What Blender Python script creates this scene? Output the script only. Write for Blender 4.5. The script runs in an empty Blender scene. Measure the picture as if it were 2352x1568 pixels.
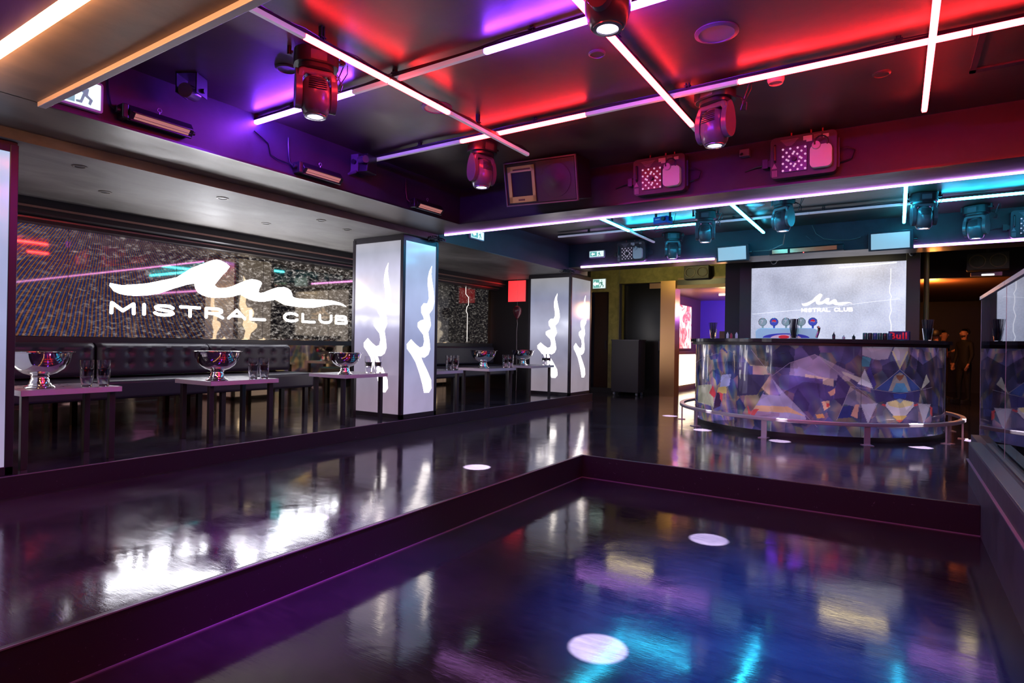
import bpy, bmesh, math, random
from math import sin, cos, pi, radians, sqrt, atan2
from mathutils import Vector, Matrix, noise
random.seed(7)
D = bpy.data; SC = bpy.context.scene; COL = SC.collection

# ---------------------------------------------------------------- camera, world, exposure
cam = D.objects.new('camera', D.cameras.new('camera')); COL.objects.link(cam)
yaw, pitch, roll = 0.57353562, 0.00343584, 0.01619731
f = Vector((-sin(yaw)*cos(pitch), cos(yaw)*cos(pitch), sin(pitch)))
r = Vector((cos(yaw), sin(yaw), 0)); u = r.cross(f)
r2 = r*cos(roll)+u*sin(roll); u2 = -r*sin(roll)+u*cos(roll)
m = Matrix((r2, u2, -f)).transposed().to_4x4(); m.translation = (0, 0, 1.05)
cam.matrix_world = m
cam.data.lens = 20.96; cam.data.sensor_width = 36; cam.data.clip_start = .02
SC.camera = cam
SC.view_settings.view_transform = 'Standard'; SC.view_settings.look = 'None'
SC.view_settings.gamma = 1; SC.view_settings.use_curve_mapping = False
SC.view_settings.exposure = 0.0
SC.cycles.max_bounces = 8; SC.cycles.diffuse_bounces = 3; SC.cycles.glossy_bounces = 5
SC.cycles.transmission_bounces = 6; SC.cycles.transparent_max_bounces = 8
SC.cycles.sample_clamp_indirect = 6; SC.cycles.caustics_refractive = False
w = D.worlds.new('world'); SC.world = w; w.use_nodes = True
w.node_tree.nodes['Background'].inputs[0].default_value = (.5, .4, .7, 1)
w.node_tree.nodes['Background'].inputs[1].default_value = .004

# ---------------------------------------------------------------- lamps
def point(name, loc, col, power, rad=.1):
    l = D.lights.new(name, 'POINT'); l.color = col; l.energy = power; l.shadow_soft_size = rad
    o = D.objects.new(name, l); o.location = loc; COL.objects.link(o); return o
def spot(name, loc, col, power, deg, blend=.12, rot=(0, 0, 0), rad=.012):
    l = D.lights.new(name, 'SPOT'); l.color = col; l.energy = power; l.spot_size = radians(deg)
    l.spot_blend = blend; l.shadow_soft_size = rad
    o = D.objects.new(name, l); o.location = loc; o.rotation_euler = rot; COL.objects.link(o); return o
def area(name, loc, rot, col, power, sx, sy):
    l = D.lights.new(name, 'AREA'); l.shape = 'RECTANGLE'; l.size = sx; l.size_y = sy; l.color = col; l.energy = power
    o = D.objects.new(name, l); o.location = loc; o.rotation_euler = rot; COL.objects.link(o); return o
HEADS1 = [(-2.9, 2.31), (-2.975, 4.09), (-1.02, 3.99), (-1.03, 2.29)]
HEADS2 = [(-2.86, 8.84), (-2.05, 7.63), (-1.1, 7.3), (.225, 7.83), (.76, 8.79)]
for hx, hy in HEADS1 + HEADS2:
    spot('beam_spot', (hx, hy, 2.33), (1, .9, 1), 11000, 5.6)
point('warm_room_light', (-3.1, 13.4, 1.9), (1, .5, .2), 45, .2)
point('amber_corridor_light', (.5, 13.2, 2.1), (1, .32, .07), 70, .1)
point('blue_bar_light', (-2.7, 15.0, 1.9), (.1, .05, 1), 60, .2)
spot('blue_floor_wash', (-.5, 1.7, 2.7), (.0, .2, 1), 3600, 42, 1, (radians(22), 0, radians(5)), .08)
spot('magenta_floor_wash', (-1.9, 1.6, 2.7), (.5, .05, 1), 700, 40, 1, (radians(8), radians(12), 0), .08)
spot('olive_wall_washer', (-3.7, 10.3, 2.7), (1, .85, .3), 70, 150, 1, (radians(75), 0, 0), .1)

# ---------------------------------------------------------------- materials
MATS = {}
def nt(m): return m.node_tree.nodes, m.node_tree.links
def P(name, col, rough=.5, metal=0, spec=.5, tint=None, emit=None, es=0, trans=0, coat=0, crough=.03, ior=1.5, alpha=1, aniso=0):
    if name in MATS: return MATS[name]
    m = D.materials.new(name); m.use_nodes = True; b = m.node_tree.nodes['Principled BSDF']; i = b.inputs
    i['Base Color'].default_value = (*col, 1); i['Roughness'].default_value = rough; i['Metallic'].default_value = metal
    i['Specular IOR Level'].default_value = spec; i['IOR'].default_value = ior
    if tint: i['Specular Tint'].default_value = (*tint, 1)
    if emit: i['Emission Color'].default_value = (*emit, 1); i['Emission Strength'].default_value = es
    i['Transmission Weight'].default_value = trans; i['Coat Weight'].default_value = coat; i['Coat Roughness'].default_value = crough
    i['Alpha'].default_value = alpha; i['Anisotropic'].default_value = aniso
    MATS[name] = m; return m
def node(m, t, **kw):
    n = m.node_tree.nodes.new(t)
    for k, v in kw.items():
        if k.startswith('i_'): n.inputs[k[2:].replace('_', ' ')].default_value = v
        else: setattr(n, k, v)
    return n
def ramp(m, fac, stops):
    n = m.node_tree.nodes.new('ShaderNodeValToRGB'); e = n.color_ramp.elements
    e[0].position, e[0].color = stops[0][0], (*stops[0][1], 1); e[1].position, e[1].color = stops[-1][0], (*stops[-1][1], 1)
    for p, c in stops[1:-1]:
        x = e.new(p); x.color = (*c, 1)
    m.node_tree.links.new(fac, n.inputs[0]); return n
def coords(m, scale=(1, 1, 1), rot=(0, 0, 0)):
    t = node(m, 'ShaderNodeTexCoord'); mp = node(m, 'ShaderNodeMapping')
    mp.inputs['Scale'].default_value = scale; mp.inputs['Rotation'].default_value = rot
    m.node_tree.links.new(t.outputs['Object'], mp.inputs[0]); return mp.outputs[0]
def noisy(m, v, scale, detail=4, dist=0, rough=.5):
    n = node(m, 'ShaderNodeTexNoise'); n.inputs['Scale'].default_value = scale; n.inputs['Detail'].default_value = detail
    n.inputs['Distortion'].default_value = dist; n.inputs['Roughness'].default_value = rough
    m.node_tree.links.new(v, n.inputs['Vector']); return n.outputs['Fac']
def bsdf(m): return m.node_tree.nodes['Principled BSDF']
def lk(m, a, b): m.node_tree.links.new(a, b)
def bump(m, h, strength, dist=.01):
    b = node(m, 'ShaderNodeBump'); b.inputs['Strength'].default_value = strength; b.inputs['Distance'].default_value = dist
    lk(m, h, b.inputs['Height']); lk(m, b.outputs[0], bsdf(m).inputs['Normal'])
def painted(name, c0, c1, r0, r1, scale=2.5, tint=(1, .75, .45), spec=.6, bs=.25, stretch=(1, 1, 1)):
    m = P(name, c0, .4, spec=spec, tint=tint); v = coords(m, stretch)
    n = noisy(m, v, scale, 6, .6, .62); a = ramp(m, n, [(.3, c0), (.7, c1)]); lk(m, a.outputs[0], bsdf(m).inputs['Base Color'])
    rr = ramp(m, n, [(.3, (r0,)*3), (.7, (r1,)*3)]); lk(m, rr.outputs[0], bsdf(m).inputs['Roughness'])
    n2 = noisy(m, v, scale*5, 5); bump(m, n2, bs, .004); return m
CEIL = painted('ceiling_black_lacquer', (.035, .03, .028), (.10, .08, .06), .3, .46, 2.2, (1, .85, .7), 1.0, .3)
SOFF = painted('soffit_grey_paint', (.07, .062, .054), (.17, .145, .12), .35, .5, 2.6, (1, .7, .4), .5, .35, (1, .5, 1))
WALLP = painted('dark_wall_paint', (.026, .024, .042), (.052, .05, .076), .4, .55, 2, (1, .8, .6), .5, .3)
SOFG = painted('gallery_ceiling_plaster', (.09, .085, .08), (.34, .32, .30), .45, .6, 1.6, (1, .8, .6), .4, .35, (1, .5, 1))
SOFD = painted('beam_underside_brown', (.035, .03, .028), (.09, .07, .05), .3, .45, 2.6, (1, .7, .4), .6, .3, (.5, 1, 1))
OLIVE = painted('olive_plaster', (.16, .14, .045), (.30, .26, .09), .5, .7, 6, (1, 1, 1), .3, .3)
BLACKP = P('matt_black_paint', (.012, .011, .014), .5)
# poured resin floor: dark, polished in swirls
def resin(name, rlo, rhi, base0, base1, tint):
    m = P(name, base0, .15, spec=1.0, tint=tint); v = coords(m)
    n = noisy(m, v, .9, 5, 1.8, .6); n3 = noisy(m, coords(m, (1, 5, 1), (0, 0, .5)), 6, 6, .8, .65)
    mx = node(m, 'ShaderNodeMix', data_type='FLOAT'); mx.inputs[0].default_value = .35
    lk(m, n, mx.inputs[2]); lk(m, n3, mx.inputs[3])
    a = ramp(m, mx.outputs[0], [(.35, base0), (.68, base1)]); lk(m, a.outputs[0], bsdf(m).inputs['Base Color'])
    q = ramp(m, mx.outputs[0], [(.35, (rlo,)*3), (.68, (rhi,)*3)]); lk(m, q.outputs[0], bsdf(m).inputs['Roughness'])
    n2 = noisy(m, coords(m, (1, 1, 1)), 3.2, 2, .4); n5 = noisy(m, coords(m, (2, 9, 1), (0, 0, .57)), 7, 4, 1.2)
    sm = node(m, 'ShaderNodeMath', operation='MULTIPLY_ADD'); lk(m, n5, sm.inputs[0]); sm.inputs[1].default_value = .10; lk(m, n2, sm.inputs[2]); bump(m, sm.outputs[0], .12, .012); return m
FLOOR = resin('polished_black_resin_floor', .06, .17, (.014, .011, .018), (.05, .042, .06), (1, .97, .95))
PITF = resin('dance_floor_resin', .06, .14, (.009, .008, .016), (.028, .025, .036), (1, .9, .62))
# step faces: black with white scuffs
STEP = P('scuffed_black_step', (.014, .012, .016), .35); _v = coords(STEP)
_n = noisy(STEP, _v, 30, 5, 1.5, .75); _a = ramp(STEP, _n, [(.655, (.022, .014, .026)), (.70, (.26, .2, .28))]); lk(STEP, _a.outputs[0], bsdf(STEP).inputs['Base Color'])
MIRROR = P('bronze_mirror_wall', (.55, .42, .25), .04, 1)
BLACKM = P('black_powder_metal', (.018, .017, .02), .38, .0, .6)
FRAME = P('dark_frame_metal', (.05, .045, .055), .32, .6)
PLAST = P('black_plastic', (.02, .02, .024), .3, 0, .6)
HEADM = P('glossy_grey_plastic', (.11, .105, .12), .24, 0, .6)
STEEL = P('brushed_steel', (.68, .62, .68), .34, .65)
CHROME = P('polished_chrome', (.82, .8, .8), .06, 1)
GLASS = P('clear_glass', (.95, .95, 1), .02, trans=1)
LEATH = P('dark_quilted_leather', (.022, .02, .036), .42, 0, .5)
TOP = painted('grey_stone_laminate', (.19, .18, .2), (.3, .28, .3), .25, .4, 9, (1, 1, 1), .5, .05)
TOPE = P('pale_table_edge', (.5, .46, .5), .35)
UNLIT = P('unlit_diffuser_faint_glow', (.62, .58, .62), .4, emit=(.75, .65, .85), es=.22)  # faint emission stands in for light carried over from the lit lengths
def emis(name, c, s, base=(.5, .5, .5)):
    return P(name, base, .4, emit=c, es=s)
RED = emis('red_led_diffuser', (1, .024, .029), 42); VIO = emis('violet_led_diffuser', (.20, .035, 1), 160)
TEAL = emis('teal_led_diffuser', (.024, .5, .85), 46); PINK = emis('pink_led_strip', (.62, .26, 1), 8)
WARM = emis('warm_white_led_strip', (1, .40, .15), 42)
LENS = emis('white_lens', (.85, .8, 1), 4); YEL = emis('yellow_lamp_face', (1, .83, .42), 8)
LOGOE = emis('white_logo_glow', (.9, .92, 1), 19); LOGO2 = emis('white_logo_soft', (1, .93, .9), 3.2)
WHITE = P('white_sticker', (.75, .72, .75), .5)

# ---------------------------------------------------------------- mesh helpers
class MB:
    def __init__(s): s.b = bmesh.new()
    def box(s, x0, y0, z0, x1, y1, z1, M=None):
        vs = [s.b.verts.new((x, y, z)) for z in (z0, z1) for x, y in ((x0, y0), (x1, y0), (x1, y1), (x0, y1))]
        for q in ((3, 2, 1, 0), (4, 5, 6, 7), (0, 1, 5, 4), (1, 2, 6, 5), (2, 3, 7, 6), (3, 0, 4, 7)): s.b.faces.new([vs[i] for i in q])
        if M:
            for v in vs: v.co = M @ v.co
        return s
    def cyl(s, p0, p1, r0, r1=None, n=16, cap=True):
        r1 = r0 if r1 is None else r1; p0, p1 = Vector(p0), Vector(p1); d = (p1-p0).normalized()
        a = d.orthogonal().normalized(); b = d.cross(a)
        A = [s.b.verts.new(p0+(a*cos(2*pi*i/n)+b*sin(2*pi*i/n))*r0) for i in range(n)]
        B = [s.b.verts.new(p1+(a*cos(2*pi*i/n)+b*sin(2*pi*i/n))*r1) for i in range(n)]
        for i in range(n): s.b.faces.new((A[i], A[(i+1) % n], B[(i+1) % n], B[i]))
        if cap: s.b.faces.new(A[::-1]); s.b.faces.new(B)
        return s
    def lathe(s, prof, n=32, c=(0, 0, 0), sx=1, sy=1):
        rings = []
        for r_, z in prof:
            if r_ < 1e-5: rings.append([s.b.verts.new((c[0], c[1], c[2]+z))])
            else: rings.append([s.b.verts.new((c[0]+sx*r_*cos(2*pi*i/n), c[1]+sy*r_*sin(2*pi*i/n), c[2]+z)) for i in range(n)])
        for a, b in zip(rings, rings[1:]):
            for i in range(n):
                j = (i+1) % n
                if len(a) == 1 and len(b) == 1: continue
                if len(a) == 1: s.b.faces.new((a[0], b[j], b[i]))
                elif len(b) == 1: s.b.faces.new((a[i], a[j], b[0]))
                else: s.b.faces.new((a[i], a[j], b[j], b[i]))
        return s
    def tube(s, pts, r_, n=8):
        pts = [Vector(p) for p in pts]; rings = []; up = None
        for i, p in enumerate(pts):
            t = (pts[min(i+1, len(pts)-1)]-pts[max(i-1, 0)]).normalized()
            if up is None: up = t.orthogonal().normalized()
            up = (up-t*up.dot(t)).normalized(); b = t.cross(up)
            rings.append([s.b.verts.new(p+(up*cos(2*pi*k/n)+b*sin(2*pi*k/n))*r_) for k in range(n)])
        for a, b in zip(rings, rings[1:]):
            for k in range(n): s.b.faces.new((a[k], a[(k+1) % n], b[(k+1) % n], b[k]))
        s.b.faces.new(rings[0][::-1]); s.b.faces.new(rings[-1]); return s
    def prism(s, pts, o, ax, ay, depth):
        o, ax, ay = Vector(o), Vector(ax), Vector(ay); n = ax.cross(ay).normalized()
        A = [s.b.verts.new(o+ax*p[0]+ay*p[1]) for p in pts]; B = [s.b.verts.new(v.co+n*depth) for v in A]
        k = len(pts)
        for i in range(k): s.b.faces.new((A[i], A[(i+1) % k], B[(i+1) % k], B[i]))
        fa = s.b.faces.new(A[::-1]); fb = s.b.faces.new(B)
        if k > 4:
            fa.normal_update(); fb.normal_update(); bmesh.ops.triangulate(s.b, faces=[fa, fb], ngon_method='EAR_CLIP')
        return s
def obj(name, mb, mat, parent=None, smooth=False, bevel=0, loc=None, segs=2):
    me = D.meshes.new(name); bmesh.ops.recalc_face_normals(mb.b, faces=mb.b.faces)
    mb.b.to_mesh(me); mb.b.free()
    if mat: me.materials.append(mat)
    if smooth:
        for p in me.polygons: p.use_smooth = True
        me.set_sharp_from_angle(angle=radians(40))
    o = D.objects.new(name, me); COL.objects.link(o)
    if bevel:
        bv = o.modifiers.new('bevel', 'BEVEL'); bv.width = bevel; bv.segments = segs; bv.limit_method = 'ANGLE'
    if parent: o.parent = parent
    if loc: o.location = loc
    return o
def tag(o, label, cat, group=None, kind=None):
    o['label'] = label; o['category'] = cat
    if group: o['group'] = group
    if kind: o['kind'] = kind
    return o
def thing(name, label, cat, loc=(0, 0, 0), rz=0, group=None):
    o = D.objects.new(name, None); COL.objects.link(o); o.location = loc; o.rotation_euler = (0, 0, rz); o.empty_display_size = .1
    return tag(o, label, cat, group)
def struct(name, mb, mat, bevel=0):
    o = obj(name, mb, mat, bevel=bevel); o['kind'] = 'structure'; return o
def dup(root, loc, rz=None, label=None, group=None):
    c = root.copy(); COL.objects.link(c); c.location = loc
    if rz is not None: c.rotation_euler = (root.rotation_euler[0], root.rotation_euler[1], rz)
    if label: c['label'] = label
    if group: c['group'] = group
    def rec(a, b):
        for ch in list(a.children):
            d = ch.copy(); COL.objects.link(d); d.parent = b; rec(ch, d)
    rec(root, c); return c
def text_mesh(body, o, ax, ay, width, height, depth=.002, bold=.02, align='LEFT'):
    """letters as an MB laid in the plane (ax, ay) with the lower-left corner at o"""
    cu = D.curves.new('lettering', 'FONT'); cu.body = body; cu.offset = bold; cu.space_character = 1.12
    t = D.objects.new('lettering', cu); COL.objects.link(t)
    me = D.meshes.new_from_object(t.evaluated_get(bpy.context.evaluated_depsgraph_get()))
    xs = [v.co.x for v in me.vertices]; ys = [v.co.y for v in me.vertices]
    x0, x1, y0, y1 = min(xs), max(xs), min(ys), max(ys); ax, ay, o = Vector(ax), Vector(ay), Vector(o)
    mb = MB(); mb.b.from_mesh(me)
    for v in mb.b.verts: v.co = o+ax*((v.co.x-x0)/(x1-x0)*width)+ay*((v.co.y-y0)/(y1-y0)*height)
    r_ = bmesh.ops.extrude_face_region(mb.b, geom=mb.b.faces[:]); n = ax.cross(ay).normalized()
    for g in r_['geom']:
        if isinstance(g, bmesh.types.BMVert): g.co += n*depth
    D.objects.remove(t); D.curves.remove(cu); D.meshes.remove(me); return mb
GLY = {'M': [[(0, 0), (.02, 1), (.5, .25), (.98, 1), (1, 0)]], 'I': [[(.5, 0), (.5, 1)]],
 'S': [[(.93, .80), (.78, .96), (.5, 1), (.22, .96), (.08, .8), (.14, .6), (.5, .5), (.86, .4), (.94, .2), (.78, .04), (.5, 0), (.2, .04), (.05, .2)]],
 'T': [[(0, 1), (1, 1)], [(.5, 1), (.5, 0)]], 'R': [[(.04, 0), (.04, 1), (.7, 1), (.9, .88), (.92, .66), (.74, .46), (.04, .44)], [(.5, .44), (.98, 0)]],
 'A': [[(0, 0), (.5, 1), (1, 0)], [(.2, .3), (.8, .3)]], 'L': [[(.04, 1), (.04, 0), (.95, 0)]],
 'C': [[(.96, .8), (.8, .95), (.52, 1), (.2, .92), (.04, .65), (.04, .35), (.2, .08), (.52, 0), (.8, .05), (.96, .2)]],
 'U': [[(.04, 1), (.04, .35), (.2, .07), (.5, 0), (.8, .07), (.96, .35), (.96, 1)]],
 'B': [[(.04, 0), (.04, 1), (.7, 1), (.88, .9), (.88, .66), (.7, .53), (.04, .53)], [(.04, 0), (.75, 0), (.95, .1), (.95, .4), (.72, .53)]]}
def stroke_text(body, o, ax, ay, width, height, depth, wt=.24, gap=.42):
    ax, ay, o = Vector(ax), Vector(ay), Vector(o); n = ax.cross(ay).normalized(); mb = MB()
    adv = {'I': .35, ' ': .75}; tot = sum(adv.get(c, 1.25)+gap for c in body)-gap; sx = width/tot; hw = wt*height/2; x = 0
    for c in body:
        w_ = adv.get(c, 1.25)
        for st in GLY.get(c, []):
            P_ = [o+ax*((x+p[0]*w_)*sx)+ay*(hw+p[1]*(height-2*hw)) for p in st]
            for a, b in zip(P_, P_[1:]):
                d = (b-a).normalized(); q = n.cross(d)*hw
                vs = [mb.b.verts.new(v) for v in (a-q, b-q, b+q, a+q)]; vt = [mb.b.verts.new(v.co+n*depth) for v in vs]
                mb.b.faces.new(vt)
                for i in range(4): mb.b.faces.new((vs[i], vs[(i+1) % 4], vt[(i+1) % 4], vt[i]))
            for a in P_: mb.cyl(a, a+n*depth*.97, hw, n=14)
        x += w_+gap
    return mb
def rrect(w_, h_, r_, n=4):
    out = []
    for cx, cy, a0 in ((w_/2-r_, h_/2-r_, 0), (-w_/2+r_, h_/2-r_, 90), (-w_/2+r_, -h_/2+r_, 180), (w_/2-r_, -h_/2+r_, 270)):
        for i in range(n+1):
            a = radians(a0+90*i/n); out.append((cx+r_*cos(a), cy+r_*sin(a)))
    return out

# ---------------------------------------------------------------- the setting
ZP, ZPIT, ZC, ZS, ZG = .15, -.21, 2.75, 2.37, 2.30
struct('floor', MB().box(-6.95, -3, -.4, -2.52, 20, 0).box(-2.52, 5.16, -.4, 6, 20, 0), FLOOR)
struct('floor_dance', MB().box(-2.52, -3, -.5, .49, 5.16, ZPIT), PITF)
o = struct('trim_1', MB().box(-2.53, -3, ZPIT, -2.505, 5.16, .001).box(-2.53, 5.145, ZPIT, .49, 5.17, .001), STEP, .004)
struct('trim_seam_highlight', MB().box(-2.505, -3, ZPIT, -2.499, 5.145, ZPIT+.006).box(-2.505, 5.139, ZPIT, .49, 5.145, ZPIT+.006), P('seam_highlight', (.20, .14, .24), .35))  # added strip: lilac highlight painted along the foot of the pit step
struct('floor_platform', MB().box(-6.95, -3, 0, -4.77, 9.85, ZP), FLOOR, .004)
struct('trim_2', MB().box(-4.775, -3, .0, -4.755, 10.15, ZP+.001), STEP, .004)
struct('trim_edge_highlight', MB().box(-4.757, -3, ZP-.004, -4.752, 10.15, ZP+.002).box(-2.506, -3, -.004, -2.500, 5.14, .002), P('edge_highlight', (.2, .17, .22), .3))  # added thin strips: highlight on the step edges put in as pale colour
struct('trim_3', MB().box(-4.752, -3, 0, -4.744, 10.15, .012), BLACKM)
# ceiling slabs and beams
struct('ceiling', MB().box(-4.8, -3, ZC, 6, 20, 3.0), CEIL)
struct('ceiling_gallery', MB().box(-6.95, -3, ZG, -4.75, 9.85, 3.0), SOFG)
struct('ceiling_soffit', MB().box(-4.75, -3, ZS, -4.1, 5.65, ZC), SOFF)
struct('ceiling_near_beam', MB().box(-4.1, 1.02, ZS, 6, 1.38, ZC), SOFF)
struct('ceiling_cross_beam', MB().box(-4.1, 5.23, ZS, 6, 5.65, ZC), WALLP)
struct('ceiling_back_beam', MB().box(-4.75, 9.1, ZS, 6, 9.72, ZC), WALLP)
struct('ceiling_beam_panel', MB().box(-4.1, 5.24, ZS-.004, 6, 5.65, ZS).box(-4.75, 9.1, ZS-.004, 6, 9.72, ZS), SOFD)
struct('wall_teal_side', MB().box(-4.76, 5.65, ZG+.005, -4.745, 9.1, ZC), WALLP)
struct('wall_violet_side', MB().box(-4.105, -3, ZS, -4.095, 5.65, ZC), WALLP)
struct('trim_4', MB().box(-4.1, 1.36, 2.345, 6, 1.40, 2.375), P('trim_pale', (.42, .38, .4), .4), .003)
struct('trim_5', MB().box(-4.11, 1.4, 2.362, -4.092, 5.23, 2.378).box(-4.1, 5.215, 2.362, 6, 5.235, 2.378), FRAME)
# walls
struct('wall_left', MB().box(-7.1, -3, 0, -6.88, 9.85, 3), MIRROR)
struct('wall_gallery_end', MB().box(-7.1, 9.85, 0, -5.75, 10.0, 3), BLACKP)
struct('wall_front', MB().box(-7.1, -3.2, -.4, 6.2, -3, 3), BLACKP)
struct('wall_right', MB().box(6, -3, -.4, 6.2, 20, 3), BLACKP)
struct('wall_corridor_left', MB().box(-7.1, 10, 0, -5.85, 12.3, 3), BLACKP)
struct('wall_back', MB().box(-5.4, 12.3, 0, -5.1, 12.5, 3).box(-5.85, 12.3, 2.24, -5.4, 12.5, 3).box(-5.1, 12.3, 2.40, -2.5, 12.5, 3), OLIVE)
struct('wall_far', MB().box(-6, 18.8, 0, 6, 19, 3), BLACKP)
struct('wall_screen_side', MB().box(-2.5, 10.62, 0, .25, 12.5, 3), BLACKP)
struct('trim_6', MB().box(-2.22, 10.42, 0, -2.04, 10.62, 2.75).box(.1, 10.42, 0, .27, 10.62, 2.75), BLACKM, .004)
# bulkhead above the left wall display
struct('trim_7', MB().box(-6.88, -3, 2.16, -6.55, 9.85, ZG).box(-6.88, -3, 2.1, -6.70, 9.85, 2.17), BLACKM)
struct('trim_8', MB().box(-6.56, -3, 2.205, -6.535, 9.85, 2.225).box(-6.71, -3, 2.13, -6.685, 9.85, 2.145), P('copper_rail', (.5, .3, .24), .3, .9))
struct('trim_9', MB().box(-6.88, -3, .98, -6.83, 9.85, 1.045), BLACKM)
# skirting of the far side
struct('baseboard_back', MB().box(-5.85, 12.26, 0, -5.1, 12.3, .1), BLACKM)
# ---------------------------------------------------------------- LED strips and tube grid
def strip(label, y0, y1, x0, x1, z0, z1, mat, group=None):
    return tag(obj('led_strip', MB().box(x0, y0, z0, x1, y1, z1), mat), label, 'LED strip', group)
strip('pink-white LED strip along far edge of the cross beam', 5.652, 5.672, -4.66, 5.9, 2.352, 2.382, PINK)
strip('pink-white LED strip on back beam, left of the monitors', 9.065, 9.095, -4.5, -2.3, 2.345, 2.375, PINK)
strip('pink-white LED strip on back beam, right of the monitors', 9.065, 9.095, .16, 5.9, 2.345, 2.375, PINK)
strip('wide warm white LED strip along edge of the nearest beam', .99, 1.016, -4.1, 5.9, 2.325, 2.375, WARM)
def tube_light(label, axis, c, segs, z=2.66):
    k = (2.648 if axis == 'y' else 2.69); q_ = (k-1.05)/(2.66-1.05); z = k; c *= q_
    segs = [(max(a*q_, 1.40) if axis == 'y' and a > 1.3 and a < 3 else a*q_, b*q_, mm_) for a, b, mm_ in segs]
    a, b = segs[0][0], segs[-1][1]
    loc = (c, a, z) if axis == 'y' else (a, c, z)
    t = thing('led_tube_light', label, 'light', loc, pi/2 if axis == 'y' else 0, 'hanging LED tube lights')
    L = b-a
    obj('housing', MB().box(0, -.016, .012, L, .016, .027), BLACKM, t)
    for s0, s1, mt in segs:
        d = MB().prism([(-.014, .012), (-.017, 0), (-.012, -.013), (.012, -.013), (.017, 0), (.014, .012)], (s0-a+.003, 0, 0), (0, 1, 0), (0, 0, 1), s1-s0-.006)
        q = obj('diffuser', d, mt, t, True)
        if mt is UNLIT: q['label'] = 'unlit white diffuser'
        else: q['label'] = 'lit diffuser'
    n = max(2, int(L/1.0))
    for i in range(n):
        x = L*(i+.5)/n
        obj('hanger', MB().box(x-.012, -.012, .027, x-.006, .012, ZC-z).box(x+.006, -.012, .027, x+.012, .012, ZC-z).box(x-.02, -.016, .04, x+.02, .016, .046), BLACKM, t)
    pts = [(L*i/24., .012*sin(i*2.1), .033+.006*abs(sin(i*1.7))) for i in range(25)]
    obj('cable', MB().tube(pts, .004, 6), PLAST, t, True)
    return t
tube_light('red LED tube with unlit ends crossing beside leftmost large moving head', 'y', -2.66, [(1.43, 2.04, UNLIT), (2.04, 2.66, RED), (2.67, 3.25, RED), (3.25, 4.32, UNLIT)])
tube_light('red LED tube running from top moving head toward the one right of centre', 'y', -1.275, [(1.43, 2.3, RED), (2.3, 3.3, RED), (3.3, 4.34, RED), (4.34, 4.5, UNLIT)])
tube_light('nearly upright red LED tube at far right, ending in a free tip', 'y', .135, [(1.43, 2.4, RED), (2.4, 3.6, RED), (3.6, 4.85, RED)])
tube_light('violet LED tube with unlit middle, ending on the purple beam face', 'x', 2.67, [(-4.09, -2.98, VIO), (-2.98, -1.93, UNLIT), (-1.93, -.75, VIO), (-.75, .9, UNLIT), (.9, 2.8, RED)], 2.675)
tube_light('longest cross tube with red and unlit lengths nearest the cross beam', 'x', 3.77, [(-3.95, -2.95, UNLIT), (-2.95, -1.85, RED), (-1.85, -.83, UNLIT), (-.83, .3, RED), (.3, 1.4, RED), (1.4, 2.8, RED)], 2.675)
tube_light('long teal and unlit cross tube over the round bar', 'x', 7.87, [(-4.29, -3.2, UNLIT), (-3.2, -2.1, TEAL), (-2.1, -.9, UNLIT), (-.9, .34, UNLIT), (.34, 1.6, TEAL), (1.6, 2.8, TEAL)], 2.675)
tube_light('teal tube with unlit far end, left of the small blue projector', 'y', -3.19, [(5.7, 7.92, TEAL), (7.92, 8.96, UNLIT)])
tube_light('fully lit teal tube crossing between two blue moving heads', 'y', -1.59, [(5.7, 7.3, TEAL), (7.3, 8.92, TEAL)])
tube_light('short upright looking teal tube left of the dark moving head', 'y', .055, [(5.7, 7.3, TEAL), (7.3, 9.0, TEAL)])
tube_light('violet LED tube above the viewer, behind nearest beam', 'x', -.2, [(-3.9, -3.1, VIO), (-3.1, 1.6, UNLIT)])
for i, (x0, x1) in enumerate([(-4.45, -3.55), (-.95, -.05), (.75, 1.5)]):
    l = thing('flood_lamp', ['yellow flood lamp behind back beam, above olive wall', 'yellow flood lamp behind back beam, above white screen', 'yellow flood lamp behind back beam, at right'][i], 'light', (x0, 10.0, 2.5), 0, 'yellow flood lamps behind the back beam')
    obj('housing', MB().box(0, 0, .02, x1-x0, .3, .12).box(.1, .12, .12, .14, .16, .25).box(x1-x0-.14, .12, .12, x1-x0-.1, .16, .25), BLACKM, l)
    obj('lamp_face', MB().box(.02, .02, .01, x1-x0-.02, .28, .02), YEL, l)

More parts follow.
